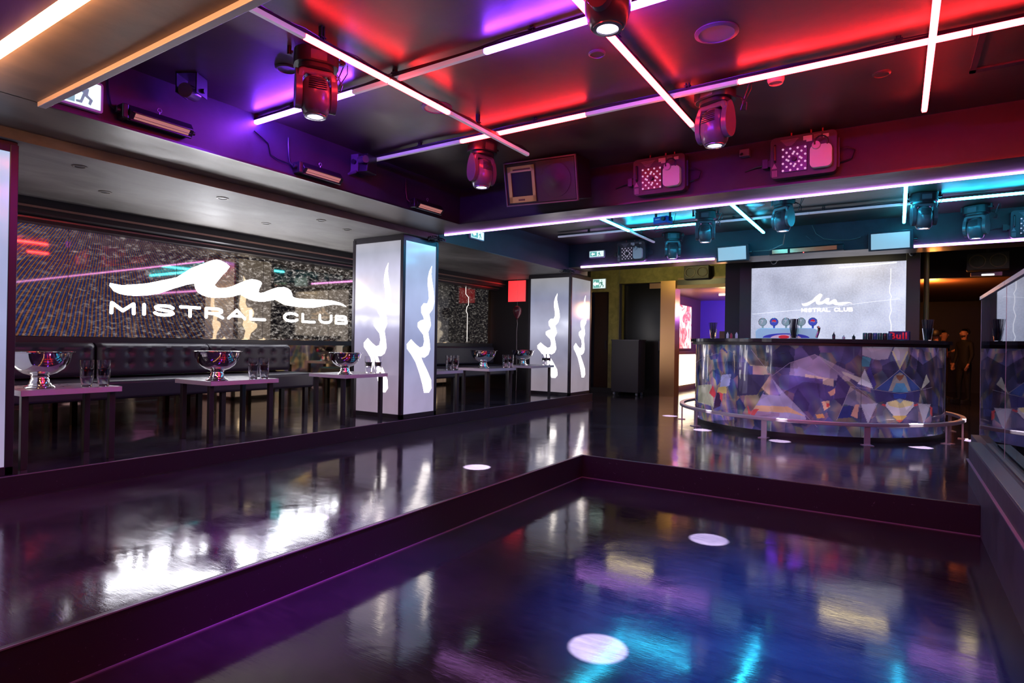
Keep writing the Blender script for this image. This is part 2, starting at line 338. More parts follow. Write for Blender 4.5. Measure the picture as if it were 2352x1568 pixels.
# ---------------------------------------------------------------- moving heads
def moving_head(label, x, y, rz, group, tilt=0):
    t = thing('moving_head_light', label, 'stage light', (x, y, ZC), rz, group)
    obj('base', MB().prism(rrect(.25, .2, .08, 6), (0, 0, -.095), (1, 0, 0), (0, 1, 0), .085).prism(rrect(.2, .17, .075, 6), (0, 0, -.118), (1, 0, 0), (0, 1, 0), .024), PLAST, t, True, .008)
    obj('base_panel', MB().box(-.045, -.102, -.085, .045, -.098, -.03), HEADM, t)
    for s in (-1, 1):
        obj('clamp', MB().box(s*.12-.012, -.02, -.045, s*.12+.035*s+.012, .02, -.03).cyl((s*.15, 0, -.05), (s*.15, 0, 0), .012), BLACKM, t)
    yk = MB()
    yk.prism([(-.08, -.112), (.08, -.112), (.105, -.13), (.115, -.19), (.08, -.19), (.07, -.15), (-.07, -.15), (-.08, -.19), (-.115, -.19), (-.105, -.13)], (0, .045, 0), (1, 0, 0), (0, 0, 1), .09)
    obj('yoke', yk, HEADM, t, True, .01)
    for s in (-1, 1):
        arm = [(.058*cos(a)*(1-.2*sin(a)), -.232+.118*sin(a)) for a in [2*pi*i/24 for i in range(24)]]
        obj('yoke_arm', MB().prism(arm, (s*.098-.018, 0, 0), (0, 1, 0), (0, 0, 1), .036), HEADM, t, True, .014, segs=4)
    h = obj('head', MB().lathe([(0, -.145), (.045, -.15), (.072, -.175), (.086, -.215), (.092, -.26), (.09, -.31), (.08, -.35), (.068, -.375), (.064, -.378), (.0, -.374)], 32, sx=.98, sy=1.06), HEADM, t, True)
    for k in range(6):
        zz = -.185-.013*k; rr = .082+.002*k
        obj('vent', MB().tube([(rr*1.0*sin(a)*.98, -rr*1.08*cos(a), zz+.012*abs(a)) for a in [(-.6+.15*i) for i in range(9)]], .0028, 5), BLACKM, h)
    obj('lens_ring', MB().lathe([(.062, -.372), (.062, -.384), (.046, -.386), (.043, -.378)], 32), P('satin_ring', (.3, .28, .34), .25, .5), h, True)
    obj('lens', MB().lathe([(0, -.381), (.043, -.381), (.043, -.377)], 24), LENS, h)
    obj('cable', MB().tube([(.09, .06, -.06), (.14, .08, -.09), (.17, .09, -.13), (.16, .1, -.17), (.12, .1, -.16), (.15, .1, -.08), (.18, .1, 0)], .004, 6).tube([(.09, .04, -.06), (.15, .06, -.1), (.15, .08, -.14), (.2, .09, -.05), (.2, .09, 0)], .003, 6), PLAST, t, True)
    return t
G1 = 'moving head lights under the red and violet tubes'; G2 = 'moving head lights under the teal tubes'
mh = moving_head('large moving head below crossing of red and violet tubes', HEADS1[0][0], HEADS1[0][1], radians(60), G1)
dup(mh, (*HEADS1[1], ZC), radians(75), 'smaller moving head left of the wall loudspeaker', G1)
dup(mh, (*HEADS1[2], ZC), radians(-20), 'moving head hanging at free end of middle red tube', G1)
dup(mh, (*HEADS1[3], ZC), radians(95), 'nearest moving head, cut by the top of the frame', G1)
for (hx, hy), rz, lb in zip(HEADS2, (25, 10, -35, 15, -30), ('dark moving head nearest the back beam, left of first monitor', 'blue-lit moving head at right end of lit teal length', 'blue-lit moving head above the orange strip heater', 'large dark moving head right of the upright teal tube', 'rightmost moving head near the right fog machine')):
    dup(mh, (hx, hy, ZC), radians(rz), lb, G2)

# ---------------------------------------------------------------- fog machines
def fog_machine(label, loc, rx=0):
    t = thing('fog_machine', label, 'fog machine', loc, 0, 'fog machines with white fluid bottles'); t.rotation_euler = (rx, 0, 0)
    cs = P('fog_machine_case', (.06, .05, .065), .4)
    obj('case', MB().prism(rrect(.47, .32, .035), (0, 0, 0), (1, 0, 0), (0, 0, 1), .11), cs, t, True, .006)  # front at y = -.11
    F = -.112
    obj('nozzle_plate', MB().box(-.15, F-.012, -.12, .03, F, .07), P('plate_bronze', (.10, .07, .09), .3, .4), t)
    dm = MB()
    for i in range(7):
        for j in range(7):
            if (i+j) % 2 == 0 and not (2 <= i <= 4 and 2 <= j <= 4): dm.cyl((-.14+.0265*i, F-.016, -.108+.0275*j), (-.14+.0265*i, F-.011, -.108+.0275*j), .0085, n=10)
    for a in range(8): dm.cyl((-.06+.042*cos(a*pi/4+.2), F-.016, -.025+.042*sin(a*pi/4+.2)), (-.06+.042*cos(a*pi/4+.2), F-.011, -.025+.042*sin(a*pi/4+.2)), .0085, n=10)
    obj('perforation', dm, emis('perforation_glow', (.9, .75, .95), .45), t)
    obj('nozzle', MB().lathe([(.0, .0), (.018, 0), (.02, .02), (.012, .022)], 16, (0, 0, 0)), BLACKM, t, True).matrix_local = Matrix.Translation((-.06, F-.034, -.025)) @ Matrix.Rotation(radians(-90), 4, 'X')
    bt = obj('bottle', MB().prism(rrect(.15, .17, .035, 5), (.13, F-.005, -.035), (1, 0, 0), (0, 0, 1), .05), P('translucent_bottle', (.75, .7, .72), .3, trans=.15, emit=(.8, .75, .8), es=.03), t, True, .012, segs=3)  # slight emission added to brighten the bottle, which is no lamp
    obj('cap', MB().cyl((.1, F-.05, .045), (.1, F-.075, .045), .032, .028, 20), P('cap_white', (.7, .66, .68), .4), bt, True)
    obj('hose', MB().tube([(.1-.0+.045*cos(a)+.035, F-.08, .06+.045*sin(a)) for a in [pi+.3-i*.28 for i in range(15)]], .006, 8), PLAST, t, True)
    obj('sticker', MB().prism([(.0, .0), (.04, 0), (.04, .045), (-.022, .045), (-.022, .014), (0, .014)], (.025, F-.001, .095), (1, 0, 0), (0, 0, 1), .002), WHITE, t)
    obj('sticker', MB().box(.14, F-.002, .11, .18, F, .135), WHITE, t)
    lm = MB()
    for k in range(6): lm.box(-.16+.008*k, F-.001, .13-.009*k, -.03-.009*k, F, .133-.009*k)
    for k in range(4): lm.box(.075, F-.001, .14-.009*k, .125, F, .143-.009*k)
    lm.prism([(0, 0), (.04, 0), (.02, .04)], (-.225, F, -.08), (1, 0, 0), (0, 0, 1), .001)
    for k in range(4): lm.box(-.222+.01*k, F-.001, -.145, -.216+.01*k, F, -.095)
    obj('printed_marking', lm, P('marking_grey', (.4, .3, .36), .5), t)
    obj('handle', MB().tube([(-.2, F, .1), (-.2, F-.018, .09), (-.2, F-.018, -.02), (-.2, F, -.03)], .009, 8), PLAST, t, True)
    obj('bracket', MB().box(-.26, -.07, -.05, -.235, -.03, .0).box(.235, -.07, -.12, .25, -.05, .1).box(-.3, -.08, -.06, -.26, -.02, .01), BLACKM, t)
    for bx in (-.09, .05, .13): obj('mounting_bolt', MB().box(bx, -.08, .16, bx+.01, -.07, .19), P('red_tie', (.4, .05, .06), .4), t)
    obj('power_cable', MB().tube([(.235, -.05, .02), (.3, -.04, .03), (.35, -.03, 0), (.33, -.02, -.06), (.25, -.03, -.08)], .005, 6).tube([(-.28, -.05, -.03), (-.36, -.02, -.03), (-.45, 0, -.05)], .005, 6), PLAST, t, True)
    return t
fm = fog_machine('fog machine with white bottle on beam face, near centre', (-1.79, 5.225, 2.57), radians(4))
dup(fm, (-.635, 5.225, 2.565), None, 'larger looking fog machine on beam face, right of the hanging head')
dup(fm, (-3.58, 9.095, 2.55), None, 'small looking fog machine beside lit exit sign on back beam')
dup(fm, (1.33, 9.095, 2.54), None, 'fog machine on back beam, cut by right edge of the frame')

# ---------------------------------------------------------------- strip floods on the purple beam face
def wash_bar(label, y, z, L=.4):
    t = thing('linear_flood_light', label, 'flood light', (-4.095, y, z), 0, 'linear flood lights on the purple beam')
    c = MB().prism([(0, -.035), (.06, -.055), (.10, -.01), (.06, .045), (0, .035)], (0, 0, 0), (1, 0, 0), (0, 0, 1), -L)
    obj('housing', c, BLACKM, t, True, .004)
    fr = P('glass_pink', (.6, .36, .33), .15, emit=(1, .45, .4), es=.28)
    obj('glass', MB().prism([(0, .03), (0, L-.03), (.042, L-.03), (.042, .03)], (.064, 0, -.050), (0, 1, 0), (.62, 0, .78), .003).box(.0, 0, 0, .001, .001, .001), fr, t) if False else None
    d = Vector((.04, 0, .045)).normalized(); nn = Vector((.045, 0, -.04)).normalized()
    o0 = Vector((.065, 0, -.05))+nn*.001
    g = MB(); vs = []
    for a, b in ((.012, .03), (.012, L-.03), (.052, L-.03), (.052, .03)):
        p = o0+d*a; vs.append(g.b.verts.new((p.x, b, p.z)))
    g.b.faces.new(vs); bmesh.ops.solidify(g.b, geom=g.b.faces[:], thickness=.002)
    obj('glass', g, fr, t)
    g = MB()
    for a0, a1, b0, b1 in ((.0, .010, .01, L-.01), (.055, .064, .01, L-.01), (.028, .031, .02, L-.02)):
        p0 = o0+d*a0; p1 = o0+d*a1+nn*.004
        g.box(p0.x, b0, p0.z-.002, p1.x, b1, p1.z)
    obj('frame', g, FRAME, t)
    obj('eye_bolt', MB().tube([(.04+.0*i, L*.5+.013*cos(i*pi/6), .075+.013*sin(i*pi/6)) for i in range(13)], .003, 6).cyl((.04, L*.5, .04), (.04, L*.5, .065), .003), P('eye_bolt_steel', (.6, .55, .65), .3, .8), t, True)
    obj('end_cap', MB().box(.0, -.035, -.05, .08, .0, .04).cyl((.04, -.06, 0), (.04, -.03, 0), .02), PLAST, t, False, .006)
    obj('knob', MB().cyl((.05, L, -.01), (.05, L+.025, -.01), .014), PLAST, t)
    obj('cable', MB().tube([(.03, -.06, 0), (.015, -.075, .02), (.01, -.085, .08), (.01, -.09, .16), (.01, -.09, .22)], .006, 6), PLAST, t, True)
    return t
wb = wash_bar('longest linear flood light with pink glass, nearest the exit sign', 1.80, 2.455)
dup(wb, (-4.095, 3.09, 2.44), None, 'middle linear flood light with pink glass on purple beam')
dup(wb, (-4.095, 4.44, 2.435), None, 'farthest linear flood light, left of the wall loudspeaker')
# hanging cable to the middle one
tag(obj('wall_cable', MB().tube([(-4.085, 2.7, 2.62), (-4.085, 2.82, 2.56), (-4.085, 2.84, 2.48), (-4.08, 2.9, 2.46), (-4.08, 3.02, 2.45)], .005, 6), PLAST, smooth=True), 'thin black cable sagging from violet tube to middle flood light', 'cable')

# ---------------------------------------------------------------- exit signs
def exit_sign(label, loc, rz, W=.3, H=.14, rx=0):
    t = thing('exit_sign', label, 'exit sign', loc, rz, 'illuminated exit signs'); t.rotation_euler = (rx, 0, rz)
    obj('housing', MB().prism(rrect(W+.03, H+.03, .015), (0, 0, 0), (1, 0, 0), (0, 0, 1), .03), P('sign_housing', (.6, .62, .66), .4), t, True)
    obj('lit_panel', MB().box(-W/2, -.033, -H/2, W/2, -.03, H/2), emis('sign_white', (.75, 1, .97), 1.1), t)
    s = H
    g = MB(); Y = -.034
    g.box(-W/2+.008, Y, -H/2+.008, .005, -.033, H/2-.008); obj('green_field', g, emis('sign_green', (.12, .55, .48), .7), t)
    a = MB().prism([(-.35, 0), (-.05, .3), (-.05, .12), (.35, .12), (.35, -.12), (-.05, -.12), (-.05, -.3)], (-W*.26, Y, 0), (s, 0, 0), (0, 0, s), .002)
    obj('arrow', a, emis('sign_arrow', (.9, 1, 1), 1.3), t)
    m_ = MB().lathe([(0, -.09*s), (.09*s, 0), (0, .09*s)], 10, (W*.2, Y, .32*s), 1, .1)
    m_.prism([(-.1, .2), (.14, .2), (.1, -.05), (.28, -.2), (.2, -.42), (.12, -.38), (.16, -.22), (0, -.12), (-.1, -.42), (-.3, -.42), (-.3, -.34), (-.16, -.32), (-.06, .0), (-.2, .05), (-.25, -.08), (-.32, -.04), (-.26, .12)], (W*.2, Y, 0), (s, 0, 0), (0, 0, s), .002)
    obj('running_figure', m_, emis('sign_green_dark', (.05, .4, .33), .5), t); return t
exit_sign('large lit exit sign on purple beam at upper left', (-4.09, 1.52, 2.49), radians(90), .28, .15)
exit_sign('small exit sign on teal wall right of first lit pillar', (-4.745, 6.41, 2.49), radians(90), .28, .1)
exit_sign('small rounded exit sign on back beam above second pillar', (-4.21, 9.095, 2.56), 0, .25, .09)
exit_sign('partly hidden exit sign just right of the second lit pillar', (-5.62, 12.29, 2.42), 0, .3, .2)

# ---------------------------------------------------------------- displays
def panel_mat(name, stops, z0=.2, z1=2.2):
    m = P(name, (.12, .12, .13), .12, spec=.6); t = node(m, 'ShaderNodeTexCoord'); s = node(m, 'ShaderNodeSeparateXYZ')
    lk(m, t.outputs['Object'], s.inputs[0]); mr = node(m, 'ShaderNodeMapRange'); mr.inputs[1].default_value = z0; mr.inputs[2].default_value = z1
    lk(m, s.outputs[2], mr.inputs[0]); a = ramp(m, mr.outputs[0], stops)
    n = noisy(m, coords(m, (1, 1, .8)), 2.2, 3); r_ = ramp(m, n, [(.25, (.8, .8, .8)), (.75, (1.15, 1.15, 1.15))])
    mm = node(m, 'ShaderNodeMix', data_type='RGBA', blend_type='MULTIPLY'); mm.inputs[0].default_value = 1
    lk(m, a.outputs[0], mm.inputs[6]); lk(m, r_.outputs[0], mm.inputs[7]); lk(m, mm.outputs[2], bsdf(m).inputs['Emission Color'])
    bsdf(m).inputs['Emission Strength'].default_value = 1; return m
PAN_L = panel_mat('column_display_front', [(0, (.26, .20, .27)), (.25, (.30, .27, .38)), (.42, (.40, .40, .60)), (.62, (.95, .92, 1.05)), (.78, (.62, .62, .80)), (.88, (.35, .37, .46)), (1, (.36, .34, .36))])
PAN_R = panel_mat('column_display_side', [(0, (.34, .30, .46)), (.3, (.30, .34, .55)), (.6, (.36, .45, .70)), (.85, (.36, .5, .74)), (1, (.48, .62, .88))])
PAN_B = panel_mat('column_display_far', [(0, (.26, .22, .26)), (.3, (.26, .26, .36)), (.5, (.45, .46, .60)), (.75, (.24, .26, .38)), (1, (.30, .29, .27))])
LOGO = [(2.924, 1.608), (3.036, 1.596), (3.278, 1.637), (3.602, 1.736), (3.774, 1.864), (4.006, 1.979), (4.07, 1.998), (4.114, 1.993), (4.19, 1.965), (4.233, 1.933), (4.19, 1.87), (4.145, 1.823), (4.08, 1.74), (4.044, 1.692), (4.07, 1.665), (4.121, 1.658), (4.2, 1.672), (4.277, 1.698), (4.39, 1.755), (4.468, 1.791), (4.54, 1.81), (4.607, 1.805), (4.66, 1.79), (4.675, 1.767), (4.64, 1.70), (4.628, 1.651), (4.66, 1.643), (4.715, 1.658), (4.82, 1.705), (4.906, 1.737), (5.0, 1.75), (5.06, 1.739), (5.11, 1.71), (5.129, 1.674), (5.14, 1.635), (5.18, 1.62), (5.256, 1.613), (5.43, 1.62), (5.607, 1.626), (5.79, 1.628), (5.936, 1.61), (6.02, 1.585), (6.077, 1.556), (5.95, 1.575), (5.825, 1.572), (5.66, 1.54), (5.505, 1.509), (5.36, 1.498), (5.202, 1.503), (5.1, 1.508), (5.01, 1.52), (4.94, 1.55), (4.877, 1.574), (4.80, 1.558), (4.73, 1.542), (4.64, 1.535), (4.557, 1.541), (4.47, 1.565), (4.388, 1.605), (4.33, 1.59), (4.279, 1.57), (4.2, 1.555), (4.123, 1.547), (4.05, 1.538), (3.972, 1.542), (3.9, 1.56), (3.85, 1.588), (3.82, 1.63), (3.807, 1.686), (3.76, 1.678), (3.707, 1.662), (3.571, 1.61), (3.407, 1.538), (3.28, 1.508), (3.157, 1.495), (3.08, 1.496), (3.013, 1.507), (2.96, 1.53), (2.942, 1.555), (2.92, 1.58)]
LN = [((a-2.92)/3.157, (b-1.495)/.503) for a, b in LOGO]      # (0..1, 0..1)
PO = [(757,315),(752,380),(762,440),(778,520),(785,590),(770,650),(738,690),(748,725),(757,775),(733,830),(746,900),(753,960),(737,1003),(703,1026),(672,1022),(692,1062),(731,1130),(766,1200),(771,1265),(748,1298),(706,1296),(690,1230),(664,1150),(628,1060),(588,1000),(553,958),(550,925),(585,888),(625,925),(662,950),(690,940),(700,900),(690,850),(662,820),(640,792),(640,762),(664,744),(694,735),(690,715),(670,683),(668,640),(690,610),(722,610),(736,570),(732,520),(722,460),(724,410),(735,360)]
PN = [((x-550)/235, (1300-y)/985) for x, y in PO]
def logo_on(o_, ax, ay, Wd, Hd, mat, parent, rot=False, depth=.004):
    pts = [((1-v), u_) for u_, v in LN] if rot else LN
    return obj('logo', MB().prism([(a*Wd, b*Hd) for a, b in pts], o_, ax, ay, depth), mat, parent)
# big left display
SCR = P('video_display', (.27, .21, .13), .03, 1)
def video(m, moire=True, gain=1):
    v = coords(m); n1 = noisy(m, coords(m, (1, 1, 2.2)), 16, 5, .5, .72); n2 = noisy(m, v, 1.3, 3)
    a = ramp(m, n1, [(.45, (.004, .004, .006)), (.54, (.07*gain, .06*gain, .055*gain)), (.66, (.5*gain, .46*gain, .43*gain))])
    t = node(m, 'ShaderNodeTexCoord'); s = node(m, 'ShaderNodeSeparateXYZ'); lk(m, t.outputs['Object'], s.inputs[0])
    mp = node(m, 'ShaderNodeMapping'); lk(m, t.outputs['Object'], mp.inputs[0]); mp.inputs['Location'].default_value = (0, -2.9, -1.9)
    mp.inputs['Scale'].default_value = (0, 1, 1.0)
    wv = node(m, 'ShaderNodeTexWave', wave_type='RINGS', rings_direction='X'); wv.inputs['Scale'].default_value = 1
    # fan of stripes: angle around a point above the display
    s2 = node(m, 'ShaderNodeSeparateXYZ'); lk(m, mp.outputs[0], s2.inputs[0])
    ad = node(m, 'ShaderNodeMath', operation='SUBTRACT'); ad.inputs[0].default_value = .9; lk(m, s2.outputs[2], ad.inputs[1])
    at = node(m, 'ShaderNodeMath', operation='ARCTAN2'); lk(m, s2.outputs[1], at.inputs[0]); lk(m, ad.outputs[0], at.inputs[1])
    mu = node(m, 'ShaderNodeMath', operation='MULTIPLY_ADD'); lk(m, at.outputs[0], mu.inputs[0]); mu.inputs[1].default_value = 270
    nw = noisy(m, v, 1.2, 2); nm = node(m, 'ShaderNodeMath', operation='MULTIPLY'); lk(m, nw, nm.inputs[0]); nm.inputs[1].default_value = 14; lk(m, nm.outputs[0], mu.inputs[2])
    sn = node(m, 'ShaderNodeMath', operation='SINE'); lk(m, mu.outputs[0], sn.inputs[0])
    m2 = node(m, 'ShaderNodeMapRange'); m2.inputs[1].default_value = -1; m2.inputs[2].default_value = 1; lk(m, sn.outputs[0], m2.inputs[0])
    st = ramp(m, m2.outputs[0], [(.1, (.012, .022, .11)), (.5, (.006, .005, .008)), (.9, (.17, .06, .03))])
    fd = node(m, 'ShaderNodeMapRange'); fd.inputs[1].default_value = 4.6; fd.inputs[2].default_value = 2.6; lk(m, s.outputs[1], fd.inputs[0])
    gd = node(m, 'ShaderNodeMix', data_type='RGBA'); lk(m, fd.outputs[0], gd.inputs[0])
    sc = node(m, 'ShaderNodeMix', data_type='RGBA', blend_type='ADD'); sc.inputs[0].default_value = .22; lk(m, st.outputs[0], sc.inputs[6]); lk(m, a.outputs[0], sc.inputs[7])
    lk(m, a.outputs[0], gd.inputs[6]); lk(m, sc.outputs[2] if moire else a.outputs[0], gd.inputs[7])
    lk(m, gd.outputs[2], bsdf(m).inputs['Emission Color']); bsdf(m).inputs['Emission Strength'].default_value = 1
video(SCR)
t = thing('video_wall_display', 'wide video wall with glowing wave logo behind the banquette', 'display', (-6.88, .4, 1.05))
def rel(mb, t):
    for v in mb.b.verts: v.co -= t.location
    return mb
ob = obj('screen', MB().box(.0, 0, 0, .02, 5.9, 1.11), SCR, t)
for v in ob.data.vertices: pass
ob.data.transform(Matrix.Translation(t.location)); ob.location = -t.location
lg = obj('logo', rel(MB().prism(LOGO, (-6.858, 0, 0), (0, 1, 0), (0, 0, 1), .006), t), LOGOE, t); lg['label'] = 'glowing white wave logo'
tx = obj('lettering', rel(stroke_text('MISTRAL CLUB', (-6.858, 2.94, 1.288), (0, 1, 0), (0, 0, 1), 3.16, .135, .004), t), LOGOE, t); tx['label'] = 'white letters MISTRAL CLUB'
for yy in (2.55, 3.6, 4.7, 5.75): obj('panel_seam', MB().box(.02, yy-.4-.002, 0, .0215, yy-.4+.002, 1.11), BLACKM, t)
VD2 = P('video_display_dim', (.1, .09, .07), .06, 1); video(VD2, False, .35)
t2 = thing('video_wall_display', 'dim speckled video display behind tables in the far bay', 'display', (-6.88, 6.32, 1.05))
ob = obj('screen', MB().box(0, 0, 0, .02, 3.4, 1.11), VD2, t2); ob.data.transform(Matrix.Translation(t2.location)); ob.location = -t2.location
pl = MB(); z_ = .0; yj = 2.72
for (a, b), (c, d) in zip([(2.72, .02), (2.72, .55), (2.68, .6), (2.70, .68), (2.75, .72), (2.75, .86), (2.66, .92), (2.66, 1.06)], [(2.72, .55), (2.68, .6), (2.70, .68), (2.75, .72), (2.75, .86), (2.66, .92), (2.66, 1.06), (2.7, 1.09)]):
    pl.cyl((.024, a, b), (.024, c, d), .0045, n=6)
obj('bright_edge_line', pl, emis('edge_line', (1, .9, .85), 1.6), t2)
obj('panel_seam', MB().box(.02, 2.35, 0, .0215, 2.354, 1.11), FRAME, t2)
# lit pillars
def pillar(label, x0, x1, y0, y1, pm, logos):
    t = thing('display_pillar', label, 'pillar', ((x0+x1)/2, (y0+y1)/2, ZP), 0, 'pillars clad in lit display panels')
    X, Y = (x1-x0)/2, (y1-y0)/2; H = ZG-ZP
    obj('core', MB().box(-X+.03, -Y+.03, 0, X-.03, Y-.03, H), BLACKM, t)
    fr = MB(); e = .045
    for sx in (-1, 1):
        for sy in (-1, 1):
            cx, cy = sx*(X-e/2), sy*(Y-e/2); fr.box(cx-e/2, cy-e/2, 0, cx+e/2, cy+e/2, H-.02)
    fr.box(-X, -Y, 0, X, Y, .055).box(-X+.005, -Y+.005, H-.07, X-.005, Y-.005, H)
    obj('frame', fr, FRAME, t, False, .003)
    for k, (o_, ax, Wd, mat) in enumerate([((-X+e, -Y+.012, 0), (1, 0, 0), 2*X-2*e, pm[0]), ((X-.012, -Y+e, 0), (0, 1, 0), 2*Y-2*e, pm[1]),
                                          ((X-e, Y-.012, 0), (-1, 0, 0), 2*X-2*e, PAN_B), ((-X+.012, Y-e, 0), (0, -1, 0), 2*Y-2*e, PAN_B)]):
        q = obj('display_panel', MB().prism([(0, .055), (Wd, .055), (Wd, H-.07), (0, H-.07)], o_, ax, (0, 0, 1), .004), mat, t)
        ww, hh, zz, ins = logos[k % 2]
        oo = Vector(o_)+Vector(ax)*(Wd*ins); nn = Vector(ax).cross(Vector((0, 0, 1))); oo += nn*.005; oo.z = zz-ZP
        L = obj('logo', MB().prism([(a*ww, b*hh) for a, b in PN], oo, ax, (0, 0, 1), .003), LOGO2, q)
    return t
pillar('lit display pillar beside the end of the long banquette', -5.64, -4.8, 5.09, 5.72, (PAN_L, PAN_R), ((.44, 1.53, .447, .22), (.48, 1.555, .43, .08)))
pillar('farther lit display pillar at end of the gallery platform', -5.66, -4.79, 9.29, 10.13, (PAN_B, PAN_B), ((.45, 1.5, .45, .2), (.5, 1.5, .45, .14)))
pillar('lit display pillar cut off by left edge of the frame', -5.66, -4.8, .66, 1.50, (PAN_R, PAN_R), ((.45, 1.5, .45, .2), (.5, 1.5, .45, .14)))
# cable bundles above the pillars
for lb, c in (('tangle of cables over corner of the nearer lit pillar', (-4.7, 5.6, 2.33)), ('purple-lit tangle of cables over the farther lit pillar', (-4.68, 9.05, 2.32))):
    mb = MB()
    for k in range(9):
        a0 = random.uniform(0, 6); mb.tube([(c[0]+.06*sin(a0+i*.9)+.01*i-.1, c[1]+.05*cos(a0*2+i*.8)+.02*i-.12, c[2]+.025*sin(a0*3+i*1.1)-.02) for i in range(10)], .005, 5)
    tag(obj('cable_bundle', mb, PLAST, smooth=True), lb, 'cables')
# red panel on the gallery end wall
t = thing('red_wall_panel', 'glowing red square panel left of the farther lit pillar', 'sign', (-6.25, 9.84, 2.08))
obj('lit_panel', MB().box(-.2, -.02, -.21, .2, 0, .2), emis('red_panel', (1, .005, .012), 1.0), t)
obj('frame', MB().box(-.21, -.015, -.22, .21, 0, -.21).box(-.21, -.015, .2, .21, 0, .21).box(-.21, -.015, -.21, -.2, 0, .2).box(.2, -.015, -.21, .21, 0, .2), BLACKM, t)

# ---------------------------------------------------------------- banquette, tables, bowls, glasses
def tufted(label, y0, y1):
    t = thing('tufted_cushion', label, 'seat cushion', (-6.83, y0, .66), 0, 'tufted backrest cushions of the banquette')
    L = y1-y0; nx, nz = int(L/.025), 14; mb = MB(); btn = [(b, z) for z in (.12, .235) for b in [(k+.5)*L/max(1, round(L/.19)) for k in range(max(1, round(L/.19)))]]
    g = []
    for j in range(nz+1):
        row = []
        for i in range(nx+1):
            yy = L*i/nx; zz = .33*j/nz; d = .17
            ed = min(yy, L-yy)/.05; et = min(zz+.02, .33-zz)/.05
            d -= .04*(1-min(1, ed))**2+.06*(1-min(1, et))**2
            for b, z in btn:
                q = (yy-b)**2+(zz-z)**2; d -= .028*math.exp(-q/.0007)
            row.append(mb.b.verts.new((d, yy, zz)))
        g.append(row)
    for j in range(nz):
        for i in range(nx): mb.b.faces.new((g[j][i], g[j][i+1], g[j+1][i+1], g[j+1][i]))
    bk = [[mb.b.verts.new((0, 0, 0)), mb.b.verts.new((0, L, 0))], [mb.b.verts.new((0, 0, .33)), mb.b.verts.new((0, L, .33))]]
    mb.b.faces.new([bk[1][0]]+g[nz]+[bk[1][1]]); mb.b.faces.new([bk[0][1]]+g[0][::-1]+[bk[0][0]])
    mb.b.faces.new([bk[0][0]]+[g[j][0] for j in range(nz+1)]+[bk[1][0]]); mb.b.faces.new([bk[1][1]]+[g[j][nx] for j in range(nz, -1, -1)]+[bk[0][1]])
    mb.b.faces.new((bk[0][0], bk[0][1], bk[1][1], bk[1][0]))
    c = obj('upholstery', mb, LEATH, t, True)
    for b, z in btn: obj('button', MB().lathe([(0, .006), (.01, .003), (.013, 0)], 10), LEATH, t).matrix_local = Matrix.Translation((.142, b, z)) @ Matrix.Rotation(pi/2, 4, 'Y')
    return t
tufted('tufted backrest cushion behind nearest table, at left', 1.56, 2.73)
tufted('middle tufted backrest cushion, behind the middle table', 2.75, 3.90)
tufted('tufted backrest cushion right of the middle table', 3.91, 5.0)
t = thing('banquette_bench', 'long dark banquette seat on posts under the video wall', 'bench', (-6.43, 1.5, ZP))
obj('seat', MB().box(-.4, 0, .31, .23, 3.5, .49), LEATH, t, True, .03, segs=3)
for yy in (.05, 1.15, 2.3, 3.4):
    obj('leg', MB().box(.12, yy, 0, .17, yy+.05, .31), BLACKM, t); obj('leg', MB().box(-.35, yy, 0, -.30, yy+.05, .31), BLACKM, t)
t = thing('banquette_bench', 'dark banquette in the shadowed far bay behind tables', 'bench', (-6.43, 6.2, ZP))
obj('seat', MB().box(-.4, 0, .31, .23, 3.5, .49), LEATH, t, True, .03, segs=3); obj('backrest', MB().box(-.4, 0, .5, -.25, 3.5, .83), LEATH, t, True, .03)
for yy in (.05, 1.7, 3.4): obj('leg', MB().box(.12, yy, 0, .17, yy+.05, .31), BLACKM, t)
ZT = .685
def table(label, x0, x1, y0, y1):
    t = thing('cocktail_table', label, 'table', ((x0+x1)/2, (y0+y1)/2, ZP), 0, 'low square tables on the gallery platform')
    X, Y = (x1-x0)/2, (y1-y0)/2; H = ZT-ZP
    tp = obj('tabletop', MB().box(-X, -Y, H-.038, X, Y, H), TOP, t, False, .002)
    obj('edge_band', MB().box(-X-.001, -Y-.001, H-.037, X+.001, -Y, H-.001).box(X, -Y-.001, H-.037, X+.001, Y, H-.001).box(-X-.001, -Y, H-.037, -X, Y, H-.001).box(-X, Y, H-.037, X, Y+.001, H-.001), TOPE, tp)
    for sx in (-1, 1):
        for sy in (-1, 1): obj('leg', MB().box(sx*(X-.07)-.02, sy*(Y-.04)-.02, 0, sx*(X-.07)+.02, sy*(Y-.04)+.02, H-.038), BLACKM, t, False, .002)
    return t
TB = [('nearest low table, cut by the left pillar, with punch bowl', -5.4, -4.85, 1.55, 2.16), ('middle low table in front of the tufted banquette', -5.46, -4.89, 2.87, 3.53),
      ('low table standing before left face of the nearer lit pillar', -5.5, -4.92, 4.36, 4.99), ('low table half hidden behind the nearer lit pillar', -5.42, -4.85, 5.76, 6.32),
      ('low table between the two lit pillars carrying a silver bowl', -5.42, -4.87, 6.95, 7.66), ('low table in front of the farther lit pillar', -5.62, -5.04, 8.42, 9.17)]
for a in TB: table(*a)
